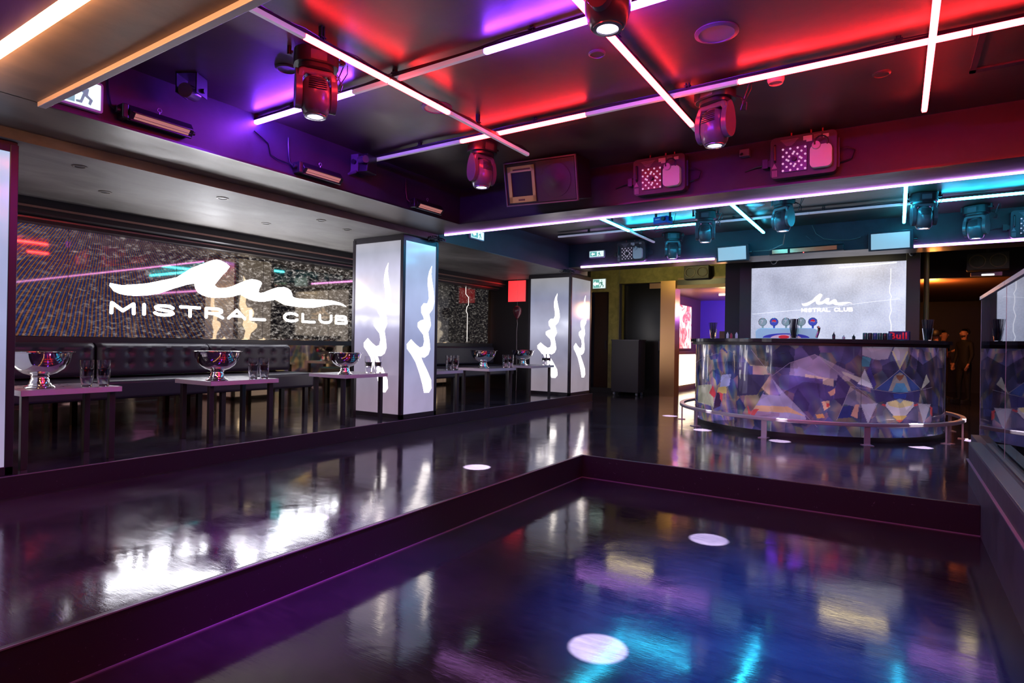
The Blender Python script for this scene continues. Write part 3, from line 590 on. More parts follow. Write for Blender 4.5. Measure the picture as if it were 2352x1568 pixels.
def bowl(label, x, y):
    t = thing('punch_bowl', label, 'bowl', (x, y, ZT), 0, 'chrome footed punch bowls')
    obj('foot', MB().lathe([(0, 0), (.085, 0), (.09, .004), (.086, .012), (.07, .02), (.066, .03), (.06, .034), (.055, .06), (.052, .064), (.05, .075), (.054, .08), (.05, .085), (0, .088)], 40), CHROME, t, True)
    pr = [(.0, .084), (.05, .086), (.1, .105), (.14, .135), (.168, .175), (.18, .215), (.186, .245), (.205, .252), (.206, .256), (.186, .256), (.178, .25), (.172, .215), (.16, .178), (.134, .142), (.096, .113), (.05, .094), (0, .092)]
    obj('basin', MB().lathe(pr, 56), CHROME, t, True); return t
bw = bowl('largest chrome punch bowl, on nearest table by left pillar', -5.05, 1.72)
dup(bw, (-5.0, 2.99, ZT), None, 'chrome punch bowl on the middle table')
b3 = dup(bw, (-5.06, 4.48, ZT), None, 'chrome punch bowl on table before the nearer lit pillar'); b3.scale = (.92,)*3
b4 = dup(bw, (-5.13, 7.17, ZT), None, 'chrome punch bowl on table between the two pillars')
b5 = dup(bw, (-5.36, 8.64, ZT), None, 'farthest chrome punch bowl, left of farther lit pillar')
def tumbler(label, x, y, z=ZT):
    t = tag(obj('glass_tumbler', MB().lathe([(0, .003), (.026, .003), (.028, .0), (.031, .002), (.034, .04), (.0385, .05), (.040, .098), (.0385, .098), (.036, .052), (.031, .042), (.028, .012), (0, .011)], 14), GLASS, smooth=True), label, 'glass', 'stacked glass tumblers on the low tables')
    t.location = (x, y, z); t.scale = (1.12, 1.12, 1.32); return t
gl0 = None
GL = [(-4.95, 1.97, 'the nearest table, left stack'), (-4.93, 2.07, 'the nearest table, right stack'), (-4.96, 3.31, 'the middle table, left stack'), (-4.94, 3.41, 'the middle table, right stack'),
      (-5.06, 4.83, 'table before nearer pillar, left stack'), (-5.0, 4.92, 'table before nearer pillar, right stack'), (-4.93, 6.12, 'half-hidden table, left stack'), (-4.90, 6.22, 'half-hidden table, right stack'),
      (-4.94, 7.47, 'table between pillars, left stack'), (-4.91, 7.57, 'table between pillars, right stack'), (-5.12, 8.96, 'farthest table, left stack'), (-5.10, 9.07, 'farthest table, right stack')]
for x, y, nm in GL:
    for k, w_ in enumerate(('lower', 'upper')):
        lb = '%s glass tumbler on %s' % (w_, nm)
        if gl0 is None: gl0 = tumbler(lb, x, y)
        else:
            c = gl0.copy(); COL.objects.link(c); c.location = (x, y, ZT+.066*k); c['label'] = lb
# gallery ceiling downlights
dl0 = None
for i, (x, y) in enumerate([(-5.06, 1.94), (-5.75, 2.4), (-5.05, 3.04), (-5.72, 3.94), (-5.05, 4.12), (-5.2, 4.6)]):
    lb = ['nearest recessed downlight above nearest table', 'recessed downlight deeper in, above the left cushion', 'recessed downlight near platform edge above middle table', 'recessed downlight above the big logo', 'recessed downlight near edge, left of nearer pillar', 'last recessed downlight beside the nearer pillar'][i]
    if dl0 is None:
        dl0 = thing('recessed_downlight', lb, 'downlight', (x, y, ZG), 0, 'unlit downlights in the gallery ceiling')
        obj('trim_ring', MB().lathe([(.05, 0), (.05, -.004), (.036, -.006), (.033, .0)], 24), SOFF, dl0, True)
        obj('lamp', MB().lathe([(0, -.002), (.033, -.002), (.033, 0)], 24), BLACKM, dl0)
    else: dup(dl0, (x, y, ZG), None, lb)
# ---------------------------------------------------------------- round bar
BC = (-1.0, 9.1); BR = 1.5; BH = 1.08
BAR_ART = [
 ([(-158.5,.82),(-121.3,1.007),(-117.2,.95),(-116.8,.292),(-133.1,.234),(-153.2,.269)],(.05,.06,.32),1),
 ([(-116.7,1.009),(-109.2,1.024),(-99.8,.715),(-107.0,.477),(-116.4,.434)],(.09,.07,.33),1),
 ([(-151.5,.509),(-134.3,.554),(-131.5,.263),(-138.7,.281),(-152.0,.272)],(.55,.55,.35),0),
 ([(-133.0,.544),(-130.1,.439),(-131.6,.386),(-136.4,.437)],(.8,.02,.05),0),
 ([(-126.1,.69),(-119.9,.711),(-120.9,.566),(-128.0,.48)],(.4,.45,.8),0),
 ([(-129.1,.527),(-122.8,.551),(-122.7,.455),(-129.4,.453)],(.75,.55,.12),0),
 ([(-130.2,.463),(-125.2,.45),(-127.1,.288),(-132.3,.237)],(.06,.02,.08),0),
 ([(-129.1,.478),(-125.2,.45),(-125.7,.34),(-127.1,.385),(-127.2,.433)],(.8,.05,.08),0),
 ([(-125.2,.378),(-116.9,.409),(-117.3,.29),(-127.1,.239)],(.3,.3,.35),1),
 ([(-116.0,.716),(-100.2,.726),(-106.1,.479),(-116.4,.446)],(.05,.04,.13),0),
 ([(-99.3,.682),(-92.4,.481),(-82.1,.184),(-109.7,.207)],(.38,.33,.62),0),
 ([(-99.3,.682),(-95.2,.488),(-103.5,.495)],(.12,.12,.5),1),
 ([(-106.5,.352),(-92.4,.366),(-85.5,.264),(-91.9,.295),(-108.3,.279)],(.75,.42,.22),0),
 ([(-108.3,.279),(-95.9,.287),(-95.8,.242),(-109.7,.207)],(.35,.2,.4),0),
 ([(-110.7,.354),(-109.2,.265),(-107.4,.304),(-105.1,.31),(-107.3,.224),(-110.2,.24)],(.7,.05,.06),0),
 ([(-91.8,.879),(-81.8,.984),(-66.5,.769),(-68.7,.683),(-91.8,.736)],(.42,.3,.5),1),
 ([(-85.5,.753),(-74.5,.71),(-74.4,.624),(-85.5,.688)],(.55,.4,.36),0),
 ([(-91.8,.725),(-78.7,.706),(-78.4,.212),(-82.1,.195),(-92.4,.481)],(.12,.06,.32),1),
 ([(-85.5,.688),(-75.1,.624),(-67.8,.63),(-73.1,.241),(-85.2,.2)],(.12,.06,.3),1),
 ([(-79.1,.447),(-76.2,.462),(-75.8,.387),(-77.9,.342)],(.8,.45,.28),0),
 ([(-77.2,.434),(-76.0,.425),(-76.3,.381),(-77.4,.391)],(.85,.05,.05),0),
 ([(-81.2,.293),(-78.3,.309),(-77.5,.267),(-80.5,.252)],(.8,.35,.1),0),
 ([(-76.6,.558),(-73.3,.615),(-72.9,.54),(-75.5,.516)],(.75,.35,.25),0),
 ([(-73.0,.765),(-68.1,.63),(-71.0,.404),(-74.3,.485)],(.07,.04,.18),0),
 ([(-67.8,.62),(-57.2,.451),(-63.1,.39),(-70.6,.425)],(.36,.3,.52),1),
 ([(-72.8,.263),(-70.6,.404),(-67.7,.407),(-67.2,.28)],(.03,.04,.3),0),
 ([(-67.6,.301),(-65.8,.43),(-64.3,.431),(-65.0,.272)],(.8,.38,.3),0),
 ([(-62.2,.825),(-58.7,.604),(-65.2,.664)],(.55,.55,.68),0),
 ([(-59.9,.858),(-57.4,.658),(-58.7,.604),(-61.4,.793)],(.06,.04,.3),0),
 ([(-71.4,.798),(-63.7,.728),(-64.8,.675),(-70.8,.766)],(.6,.5,.5),0),
 ([(-63.7,.432),(-56.8,.446),(-60.7,.211)],(.5,.47,.7),0),
 ([(-49.1,1.106),(-42.4,1.108),(-42.6,1.012),(-46.7,.83),(-50.6,1.01)],(.42,.4,.55),0),
 ([(-50.6,1.031),(-49.8,1.031),(-46.7,.862),(-43.4,1.033),(-42.5,1.034),(-46.7,.828)],(.6,.55,.3),0),
 ([(-63.5,1.1),(-49.6,1.106),(-52.5,.945),(-57.5,.933),(-63.4,.983)],(.3,.27,.42),0),
 ([(-63.4,.972),(-59.5,.953),(-60.3,.857),(-63.4,.856)],(.04,.22,.35),0),
 ([(-57.7,.604),(-46.7,.83),(-34.8,.605),(-46.5,.559)],(.03,.07,.33),0),
 ([(-46.6,.799),(-43.7,.756),(-40.8,.586),(-51.9,.585),(-49.4,.755)],(.36,.32,.33),0),
 ([(-48.4,.671),(-44.2,.671),(-42.1,.575),(-50.2,.575)],(.05,.28,.6),0),
 ([(-48.7,.766),(-44.5,.767),(-45.2,.724),(-46.6,.698),(-48.0,.724)],(.3,.1,.06),0),
 ([(-58.5,.599),(-46.5,.563),(-34.8,.6),(-36.2,.45),(-46.5,.501),(-57.0,.453)],(.05,.04,.2),0),
 ([(-49.7,.554),(-43.1,.554),(-43.6,.501),(-49.2,.501)],(.02,.06,.5),0),
 ([(-46.5,.496),(-39.1,.457),(-38.5,.419),(-46.3,.235),(-53.3,.421),(-52.5,.458)],(.7,.64,.78),0),
 ([(-52.3,.458),(-46.5,.496),(-39.4,.457),(-40.4,.42),(-46.4,.395),(-51.4,.421)],(.75,.62,.28),0),
 ([(-46.5,.501),(-44.5,.485),(-46.4,.448),(-48.3,.485)],(.25,.35,.6),0),
 ([(-50.0,.31),(-42.4,.309),(-46.3,.235)],(.85,.55,.1),0),
 ([(-48.2,.262),(-44.4,.261),(-46.3,.23)],(.8,.1,.05),0),
 ([(-54.4,.442),(-52.9,.431),(-53.5,.394),(-55.2,.42)],(.7,.04,.08),0),
 ([(-37.1,.44),(-39.1,.43),(-38.2,.392),(-35.9,.418)],(.7,.04,.08),0),
 ([(-56.8,.446),(-53.3,.41),(-48.6,.278),(-56.7,.234),(-59.9,.222)],(.22,.18,.3),1),
 ([(-33.4,.443),(-38.5,.408),(-43.9,.277),(-35.7,.229),(-31.9,.215)],(.22,.18,.3),1),
 ([(-31.0,.777),(-28.4,.689),(-34.5,.6)],(.6,.58,.55),0),
 ([(-36.5,.445),(-27.3,.427),(-32.6,.205)],(.5,.47,.68),0),
 ([(-27.7,.406),(-25.6,.382),(-25.9,.284),(-27.6,.319)],(.7,.05,.08),0),
 ([(-26.3,.601),(-19.2,.485),(-20.1,.309),(-25.1,.326)],(.06,.06,.25),0),
 ([(-50.8,.162),(-42.3,.159),(-43.2,.027),(-49.8,.029)],(.03,.05,.4),1),
]
BAR_LINES=[
 [(-158.5,.82),(-121.3,1.007),(-117.2,.95)],
 [(-91.8,.879),(-81.8,.984)],
 [(-82.1,.984),(-57.7,.456)],
 [(-99.3,.682),(-109.7,.207)],
 [(-92.4,.481),(-80.6,.154)],
 [(-67.8,.63),(-73.1,.241)],
 [(-67.8,.63),(-46.5,.559),(-26.3,.623)],
 [(-57.7,.604),(-46.7,.83),(-34.8,.605)],
 [(-121.3,1.007),(-133.1,.234)],
 [(-57.2,.451),(-60.7,.201)],
 [(-109.2,1.024),(-99.3,.715),(-91.8,.879)],
]
def inside(px_, py_, poly):
    c = False; j = len(poly)-1
    for i in range(len(poly)):
        xi, yi = poly[i]; xj, yj = poly[j]
        if (yi > py_) != (yj > py_) and px_ < (xj-xi)*(py_-yi)/(yj-yi)+xi: c = not c
        j = i
    return c
def prismc(h):
    h = h % 1.0
    tab = [(.05, .06, .30), (.12, .10, .42), (.30, .16, .45), (.60, .30, .22), (.62, .52, .2), (.1, .28, .35), (.04, .10, .45)]
    x = h*len(tab); i = int(x); fr = x-i; a = tab[i % 7]; b = tab[(i+1) % 7]
    return tuple(a[k]*(1-fr)+b[k]*fr for k in range(3))
def art(th, z):
    w0 = Vector((th*.11, z*5, 1)); th0, z0_ = th, z; th = th+.25*noise.noise(w0); z = z+.005*noise.noise(w0+Vector((5, 5, 5)))
    V = Vector((th*.035, z*2.2, 0)); n = noise.noise(V*1.3); n2 = noise.noise(V*4+Vector((9, 0, 0))); n3 = noise.noise(Vector((th*.22+z*3, z*1.5-th*.03, 3)))
    dd, pp = noise.voronoi(Vector((th*.06+z*.8, z*2.6-th*.02, 0))); ch = (sin(pp[0].x*12.9+pp[0].y*78.2)*43758.5) % 1; dd2, pq = noise.voronoi(Vector((th*.16-z, z*4.5+th*.05, 4))); ch2 = (sin(pq[0].x*12.9+pq[0].y*78.2)*43758.5) % 1
    g_ = .35+.9*ch*(.6+.6*n3); base = (.11*g_+.03*ch2, .085*g_+.02*ch2, .24*g_+.07*ch2)
    if th < -125: base = (.10, .11, .15)
    col = base; fl = 1
    for poly, c, f_ in BAR_ART:
        if inside(th, z, poly): col = c; fl = f_
    if fl == 1:
        p = prismc(ch2*1.3+n3*.6+th*.006+z*.4); k = .75 if th < -100 else .4
        p = tuple(v*(.35+.9*ch) for v in p)
        col = tuple(col[i]*(1-k)+p[i]*k*(.8+n2*.6) for i in range(3))
    col = tuple(max(.004, c*(1+.35*n2)*(.72+.5*ch2)*(.8+.35*ch)) for c in col)
    g = (col[0]+col[1]+col[2])/3; return tuple(c*.82+g*.18 for c in col)
bar = thing('round_bar_counter', 'round bar counter wrapped in faceted crystal artwork', 'bar', (*BC, 0))
A0, A1 = -212, 35
me = D.meshes.new('front_panel'); NA, NZ = 820, 170; vs = []; fs = []
for j in range(NZ+1):
    z = .06+(BH-.06)*j/NZ
    for i in range(NA+1):
        a = radians(A0+(A1-A0)*i/NA); vs.append((BR*cos(a), BR*sin(a), z))
for j in range(NZ):
    for i in range(NA): k = j*(NA+1)+i; fs.append((k, k+1, k+NA+2, k+NA+1))
me.from_pydata(vs, [], fs); at = me.color_attributes.new('artwork', 'FLOAT_COLOR', 'POINT')
cols = []
for j in range(NZ+1):
    z = .06+(BH-.06)*j/NZ
    for i in range(NA+1): cols.extend((*art(A0+(A1-A0)*i/NA, z), 1))
at.data.foreach_set('color', cols)
for p in me.polygons: p.use_smooth = True
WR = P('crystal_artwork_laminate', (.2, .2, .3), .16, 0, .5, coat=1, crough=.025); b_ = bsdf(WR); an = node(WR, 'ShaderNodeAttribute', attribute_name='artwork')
lk(WR, an.outputs['Color'], b_.inputs['Base Color']); lk(WR, an.outputs['Color'], b_.inputs['Emission Color']); b_.inputs['Emission Strength'].default_value = .30; b_.inputs['Coat IOR'].default_value = 1.9  # print colour also emits, added to brighten a panel that is no lamp
nb = noisy(WR, coords(WR, (1, 1, .08)), 14, 2)
bb = node(WR, 'ShaderNodeBump'); bb.inputs['Strength'].default_value = .05; bb.inputs['Distance'].default_value = .02; lk(WR, nb, bb.inputs['Height']); lk(WR, bb.outputs[0], b_.inputs['Coat Normal'])
me.materials.append(WR); fp = D.objects.new('front_panel', me); COL.objects.link(fp); fp.parent = bar; fp['label'] = 'glossy panel with crystal facet artwork'
def ring(r0, r1, z0, z1, a0=A0, a1=A1, n=120):
    mb = MB(); q = []
    for i in range(n+1):
        a = radians(a0+(a1-a0)*i/n); q.append([mb.b.verts.new((rr*cos(a), rr*sin(a), zz)) for rr, zz in ((r0, z0), (r1, z0), (r1, z1), (r0, z1))])
    for a, b in zip(q, q[1:]):
        for k in range(4): mb.b.faces.new((a[k], a[(k+1) % 4], b[(k+1) % 4], b[k]))
    mb.b.faces.new(q[0]); mb.b.faces.new(q[-1][::-1]); return mb
obj('countertop', ring(1.15, 1.575, 1.115, 1.16), P('dark_stone_counter', (.035, .03, .035), .12, 0, .6), bar, False, .003)
obj('counter_underlay', ring(1.2, 1.545, 1.08, 1.115), BLACKM, bar)
obj('inner_panel', ring(1.2, 1.22, 0, 1.08), BLACKM, bar)
obj('back_shelf', ring(.85, 1.2, .8, .84), STEEL, bar)
obj('kick_strip', ring(1.47, 1.512, 0, .06), BLACKM, bar)
sm = MB()
for a in (-116.9, -63.6): sm.box(BR-.001, -.0015, .06, BR+.0015, .0015, BH, Matrix.Rotation(radians(a), 4, 'Z'))
obj('panel_joint', sm, P('joint', (.1, .1, .12), .3), bar)
obj('corner_trim', MB().cyl((1.505*cos(radians(-2)), 1.505*sin(radians(-2)), .02), (1.505*cos(radians(-2)), 1.505*sin(radians(-2)), BH), .008), CHROME, bar, True)
obj('foot_strip', ring(1.5, 1.503, .21, .214), FRAME, bar)
fe = MB()
for ln in BAR_LINES:
    pts = []
    for (a, b), (c, d) in zip(ln, ln[1:]):
        k = max(2, int(abs(c-a)/2)); pts += [(a+(c-a)*i/k, b+(d-b)*i/k) for i in range(k+1)]
    fe.tube([(1.501*cos(radians(a)), 1.501*sin(radians(a)), b) for a, b in pts], .0022, 4)
obj('facet_edge', fe, P('facet_edge', (.35, .32, .42), .3, emit=(.5, .45, .6), es=.12), bar)
rl = thing('foot_rail', 'brushed steel foot rail ringing the base of the bar', 'foot rail', (*BC, 0))
rail = obj('rail', ring(1.655, 1.715, .205, .245, -195, 42, 160), STEEL, rl, False, .006)
for a in (-162, -136.8, -100, -64, -27.6, -6.5, 19):
    M_ = Matrix.Rotation(radians(a), 4, 'Z'); p = obj('post', MB().box(1.672, -.03, .006, 1.69, .03, .205, M_), STEEL, rl)
    obj('foot_plate', MB().box(1.635, -.05, 0, 1.735, .05, .007, M_), STEEL, p)
ZB = 1.16
# soda dispenser
t = thing('drinks_dispenser', 'pale blue soda dispenser with five round handles on bar', 'dispenser', (-1.13, 7.87, ZB))
body = P('dispenser_blue', (.35, .6, .75), .25, emit=(.35, .65, .8), es=.35)
obj('body', MB().prism([(-.34, 0), (-.345, .09), (-.32, .12), (-.28, .13), (.28, .13), (.32, .12), (.345, .09), (.34, 0)], (0, .06, 0), (1, 0, 0), (0, 0, 1), .1), body, t, True, .008)
obj('logo_band', MB().prism([(.26*cos(a), .012+.055*sin(a)) for a in [pi*i/16 for i in range(17)]], (0, -.042, 0), (1, 0, 0), (0, 0, 1), .002), P('band_blue', (.02, .04, .4), .3, emit=(.02, .05, .5), es=.4), t)
obj('logo_band', MB().prism([(.17*cos(a), .008+.045*sin(a)) for a in [pi*i/16 for i in range(17)]], (0, -.044, 0), (1, 0, 0), (0, 0, 1), .002), P('band_white', (.7, .6, .7), .3, emit=(.7, .6, .7), es=.3), t)
obj('logo_band', MB().prism([(.06*cos(a)-.02, .022+.022*sin(a)) for a in [2*pi*i/16 for i in range(16)]], (0, -.046, 0), (1, 0, 0), (0, 0, 1), .002), P('band_red', (.7, .03, .05), .3, emit=(.8, .03, .05), es=.3), t)
obj('faucet', MB().tube([(.33, -.03, .02), (.35, -.04, .08), (.36, -.05, .13), (.345, -.05, .15)], .016, 10), CHROME, t, True)
for k, x in enumerate((-.265, -.135, .0, .165, .29)):
    blue = k in (1, 4); c = (.04, .12, .62) if blue else (.30, .52, .50)
    q = obj('tap_handle', MB().cyl((x, -.03, .205), (x, -.012, .205), .047, n=28).cyl((x, -.02, .11), (x, -.02, .17), .007, .014, 10), P('tap_blue' if blue else 'tap_green', c, .3, emit=c, es=.3), t, True)
    obj('rim', MB().tube([(x+.047*cos(i*pi/14), -.03, .205+.047*sin(i*pi/14)) for i in range(29)], .003, 6), CHROME, q, True)
    if blue:
        obj('emblem', MB().prism([(.026*cos(a), .026*sin(a)) for a in [pi*i/12 for i in range(13)]], (x, -.031, .207), (1, 0, 0), (0, 0, 1), .001), P('band_red', (0, 0, 0)), q)
        obj('emblem', MB().prism([(-.026, .0), (-.01, .006), (.01, -.002), (.026, .004), (.026, -.004), (.01, -.01), (-.01, -.002), (-.026, -.008)], (x, -.0325, .207), (1, 0, 0), (0, 0, 1), .001), WHITE, q)
    else:
        obj('emblem', text_mesh('7', (x-.02, -.031, .185), (1, 0, 0), (0, 0, 1), .03, .042, .001, .03), P('emblem_pale', (.7, .8, .85), .4, emit=(.7, .8, .85), es=.3), q)
# straw glasses
def straws(label, x, y, s, dark, slabel):
    t = tag(obj('pint_glass', MB().lathe([(0, .002), (.032, .002), (.034, 0), (.036, .004), (.05, .13), (.048, .13), (.034, .008), (0, .007)], 24), GLASS, smooth=True), label, 'glass', 'pint glasses of straws on the bar')
    t.location = (x, y, ZB); t.scale = (s,)*3
    first = None
    for k in range(26):
        a = k*2.399; rr = .03*sqrt((k+.5)/26); rt = rr*1.9
        p0 = Vector((rr*.8*cos(a), rr*.8*sin(a), .012)); p1 = Vector((rt*cos(a), rt*sin(a), .225+random.uniform(-.006, .006)-rt*.2))
        q = (p1-p0).to_track_quat('Z', 'Y')
        if first is None or True:
            if straws.me is None: straws.me = obj('drinking_straw', MB().cyl((0, 0, 0), (0, 0, .212), .0024, n=7), P('straw_black', (.012, .012, .03), .3))
            o_ = straws.me.copy() if straws.n else straws.me
            if straws.n: COL.objects.link(o_)
            straws.n += 1
            tag(o_, slabel, 'straw', slabel); o_.location = Vector((x, y, ZB))+p0*s; o_.rotation_euler = q.to_euler(); o_.scale = (s,)*3
straws.me = None; straws.n = 0
straws('pint glass of black straws at left end of the bar', -2.12, 8.36, 1.0, 1, 'black straw in the glass at left end of the bar')
straws('pint glass of black straws in front of the soda dispenser', -1.03, 7.76, 1.06, 1, 'black straw in the glass before the soda dispenser')
straws('pint glass of dark straws at right end of the bar', .30, 8.5, 1.12, 1, 'dark straw in the glass at right end of the bar')
# carton, small bottles
t = thing('drinks_carton', 'dark blue carton with red letters at right on bar', 'carton', (.02, 8.1, ZB), radians(-8))
obj('box', MB().box(-.1, -.05, 0, .1, .05, .1), P('carton_blue', (.01, .015, .12), .4), t, False, .003)
obj('lettering', text_mesh('Bull', (-.085, -.051, .012), (1, 0, 0), (0, 0, 1), .165, .075, .001, .03), P('letters_red', (.8, .02, .04), .4, emit=(.8, .02, .03), es=.3), t)
def small_bottle(label, x, y, c, h):
    t = thing('small_bottle', label, 'bottle', (x, y, ZB), 0, 'small bottles and pourers on the bar')
    obj('body', MB().lathe([(0, 0), (.016, 0), (.017, h*.55), (.007, h*.72), (.007, h*.8), (0, h*.8)], 14), c, t, True)
    obj('pourer', MB().cyl((0, 0, h*.8), (.004, 0, h), .004, .002, 8), CHROME, t)
    return t
dk = P('bottle_dark', (.02, .03, .035), .15); gr = P('bottle_green', (.03, .12, .1), .2); wh = P('bottle_white', (.6, .6, .65), .3)
for lb, x, y, c, h in (('dark pourer bottle right of the white logo', -.62, 7.85, dk, .09), ('low white capped bottle beside the dark pourer bottle', -.52, 7.86, wh, .05), ('dark short bottle left of the green bottles', -.42, 7.88, dk, .06),
                       ('silver tipped bottle at left end of bar, left of red one', -1.85, 8.02, wh, .1), ('red topped bottle near left straw glass', -1.80, 8.0, P('bottle_red', (.4, .03, .05), .3), .09), ('silver tipped bottle at left end of bar, right of red one', -1.73, 7.98, wh, .1)):
    small_bottle(lb, x, y, c, h)
for k in range(6):
    t = tag(obj('drink_can', MB().lathe([(0, 0), (.022, 0), (.024, .004), (.024, .07), (.02, .078), (0, .078)], 16), [gr, dk, P('can_blue', (.03, .1, .25), .25)][k % 3], smooth=True), ['leftmost green', 'second from left dark', 'third from left blue', 'fourth from left green', 'fifth from left dark', 'rightmost blue'][k]+' small can left of the dark blue carton', 'can', 'small cans beside the dark blue carton')
    t.location = (-.31+.048*k, 7.95+.015*k, ZB)
# screen behind bar
t = thing('projection_screen', 'pale glowing screen with small logo behind the bar', 'screen', (-.97, 10.46, 1.7))
SB = P('back_screen', (.2, .2, .22), .5); v = coords(SB); n1 = noisy(SB, v, 40, 4, 0, .8); n2 = noisy(SB, v, 1.6, 2)
mx = node(SB, 'ShaderNodeMix', data_type='FLOAT'); mx.inputs[0].default_value = .6; lk(SB, n1, mx.inputs[2]); lk(SB, n2, mx.inputs[3])
a = ramp(SB, mx.outputs[0], [(.3, (.24, .26, .36)), (.7, (.80, .84, 1.05))]); lk(SB, a.outputs[0], bsdf(SB).inputs['Emission Color']); bsdf(SB).inputs['Emission Strength'].default_value = 1.0
obj('screen', MB().box(-1.07, 0, -1.1, 1.07, .02, .66), SB, t)
lg = logo_on((-.31, -.003, .02), (1, 0, 0), (0, 0, 1), .7, .19, emis('logo_small', (1, .9, .95), 1.3), t); lg['label'] = 'small white wave logo'
obj('lettering', stroke_text('MISTRAL CLUB', (-.31, -.003, -.078), (1, 0, 0), (0, 0, 1), .7, .066, .002), emis('logo_small', (1, .9, .95), 1.3), t)['label'] = 'small white letters MISTRAL CLUB'
jl = MB(); pr = None; zz = .55; xx = .88
while zz > -.9:
    nx_, nz_ = .88+random.choice((-.012, 0, .012)), zz-random.uniform(.04, .12)
    jl.cyl((xx, -.003, zz), (nx_, -.003, nz_), .004, n=5); xx, zz = nx_, nz_
jl.tube([(.2, -.003, .60), (.5, -.003, .61), (.95, -.003, .64)], .009, 5)
jl.tube([(-1.05, -.003, -.1), (-.6, -.003, -.06), (0, -.003, -.02), (.6, -.003, .06), (1.0, -.003, .1)], .002, 4)
obj('edge_line', jl, emis('edge_white', (.95, .95, 1), 1.2), t)
for x in (-.98, .98): pass

# ---------------------------------------------------------------- beams: monitors, heater, cameras, projectors
def monitor(label, x, z, W, H, yaw_=0):
    t = thing('led_panel_light', label, 'light panel', (x, 9.0, z), radians(yaw_), 'flat white light panels on the back beam'); t.rotation_euler = (radians(8), 0, radians(yaw_))
    obj('frame', MB().box(-W/2-.02, -.01, -H/2-.02, W/2+.03, .05, H/2+.025), P('panel_frame', (.015, .03, .04), .35), t, False, .006)
    obj('diffuser', MB().box(-W/2+.01, -.014, -H/2, W/2-.01, -.01, H/2), emis('panel_face', (.36, .50, .58), .6), t)
    obj('side_knob', MB().cyl((W/2+.03, .02, 0), (W/2+.07, .02, 0), .02), PLAST, t)
    obj('bracket', MB().box(-.05, .05, -.03, .05, .09, .03), BLACKM, t); return t
monitor('smaller lit panel light, left on the back beam', -2.03, 2.41, .42, .19, -6); monitor('larger lit panel light, right on the back beam', -.09, 2.44, .44, .2, -4)
t = thing('strip_heater', 'long glossy orange strip heater between the two panel lights', 'heater', (-1.07, 9.05, 2.40)); t.rotation_euler = (0, radians(-0.6), 0)
obj('housing', MB().prism([(0, -.05), (.04, -.04), (.05, .03), (0, .05)], (-.46, 0, 0), (0, -1, 0), (0, 0, 1), -.92), BLACKM, t, True, .006)
CU = P('copper_reflector', (.6, .28, .16), .2, .9, emit=(1, .35, .15), es=.12)
obj('reflector', MB().box(-.42, -.052, -.03, -.22, -.046, .025), CU, t); obj('reflector', MB().box(-.19, -.052, -.03, .38, -.046, .025), CU, t)
obj('indicator_lamp', MB().cyl((-.02, -.053, -.04), (-.02, -.058, -.04), .006), emis('indicator_red', (1, .05, .03), 5), t)
obj('cable', MB().tube([(.4, 0, .03), (.3, .01, .08), (.25, .01, .12), (.1, .01, .1), (.0, .02, .2)], .004, 5), PLAST, t, True)
def dome(label, x, y, z):
    t = thing('dome_camera', label, 'security camera', (x, y, z), 0, 'ceiling dome cameras')
    obj('base', MB().lathe([(0, ZC-z), (.015, ZC-z), (.015, 0), (.07, 0), (.07, -.02), (.05, -.03), (0, -.03)], 24), P('camera_cream', (.4, .36, .25), .4), t, True)
    obj('dome', MB().lathe([(.045, -.03), (.042, -.05), (.025, -.07), (0, -.078)], 24), P('dome_dark', (.03, .03, .035), .08), t, True); return t
dome('dome camera hanging before white screen, left of its middle', -1.62, 9.95, 2.42); dome('dome camera at right end of back beam', .17, 10.2, 2.46)
t = thing('laser_projector', 'small blue laser projector hanging left of a teal tube crossing', 'projector', (-2.54, 7.45, 2.66), radians(-15))
obj('body', MB().box(-.1, -.07, -.05, .1, .07, .04), P('laser_blue', (.02, .08, .5), .35), t, False, .008)
obj('lens_tube', MB().cyl((.06, -.07, 0), (.06, -.1, 0), .025), BLACKM, t); obj('lettering', MB().box(-.07, -.072, .0, .0, -.07, .012), WHITE, t)
obj('bracket', MB().box(-.11, -.02, -.02, -.1, .02, .09).box(.1, -.02, -.02, .11, .02, .09), BLACKM, t)
obj('cable', MB().tube([(-.08, .05, -.04), (-.16, .04, -.1), (-.1, .0, -.14), (0, .02, -.13), (.12, .05, -.08), (.15, .06, .08)], .004, 6), PLAST, t, True)
t = thing('laser_projector', 'boxy purple-lit projector with lens tube at end of cross tube', 'projector', (-4.0, 3.74, 2.64), radians(10))
obj('side_plate', MB().box(-.1, -.08, -.1, -.02, -.074, .06), P('plate_violet', (.12, .09, .14), .4), t); obj('plate_knob', MB().cyl((-.06, -.08, -.01), (-.06, -.1, -.01), .022), PLAST, t)
obj('body', MB().box(-.02, -.07, -.1, .07, .07, .06), PLAST, t, False, .004)
obj('lens_tube', MB().cyl((.01, -.09, .0), (.09, -.12, -.01), .032, n=20), HEADM, t, True)
obj('bottom_plate', MB().box(-.02, -.1, -.105, .09, .03, -.1), FRAME, t); obj('lever', MB().cyl((-.1, -.07, -.08), (-.2, -.11, -.2), .006).cyl((-.03, -.09, -.1), (-.14, -.09, -.12), .012), HEADM, t)
t = thing('laser_projector', 'dark bracketed projector on ceiling in violet shadow, upper left', 'projector', (-3.86, 2.1, 2.75), radians(30))
obj('bracket', MB().box(-.07, -.06, -.13, -.062, .06, 0).box(.062, -.06, -.13, .07, .06, 0).box(-.07, -.06, -.008, .07, .06, 0), PLAST, t)
obj('lamp_body', MB().cyl((-.01, .05, -.1), (.0, -.07, -.12), .045, n=24), HEADM, t, True); obj('knob', MB().cyl((.07, 0, -.1), (.09, 0, -.1), .015), PLAST, t)
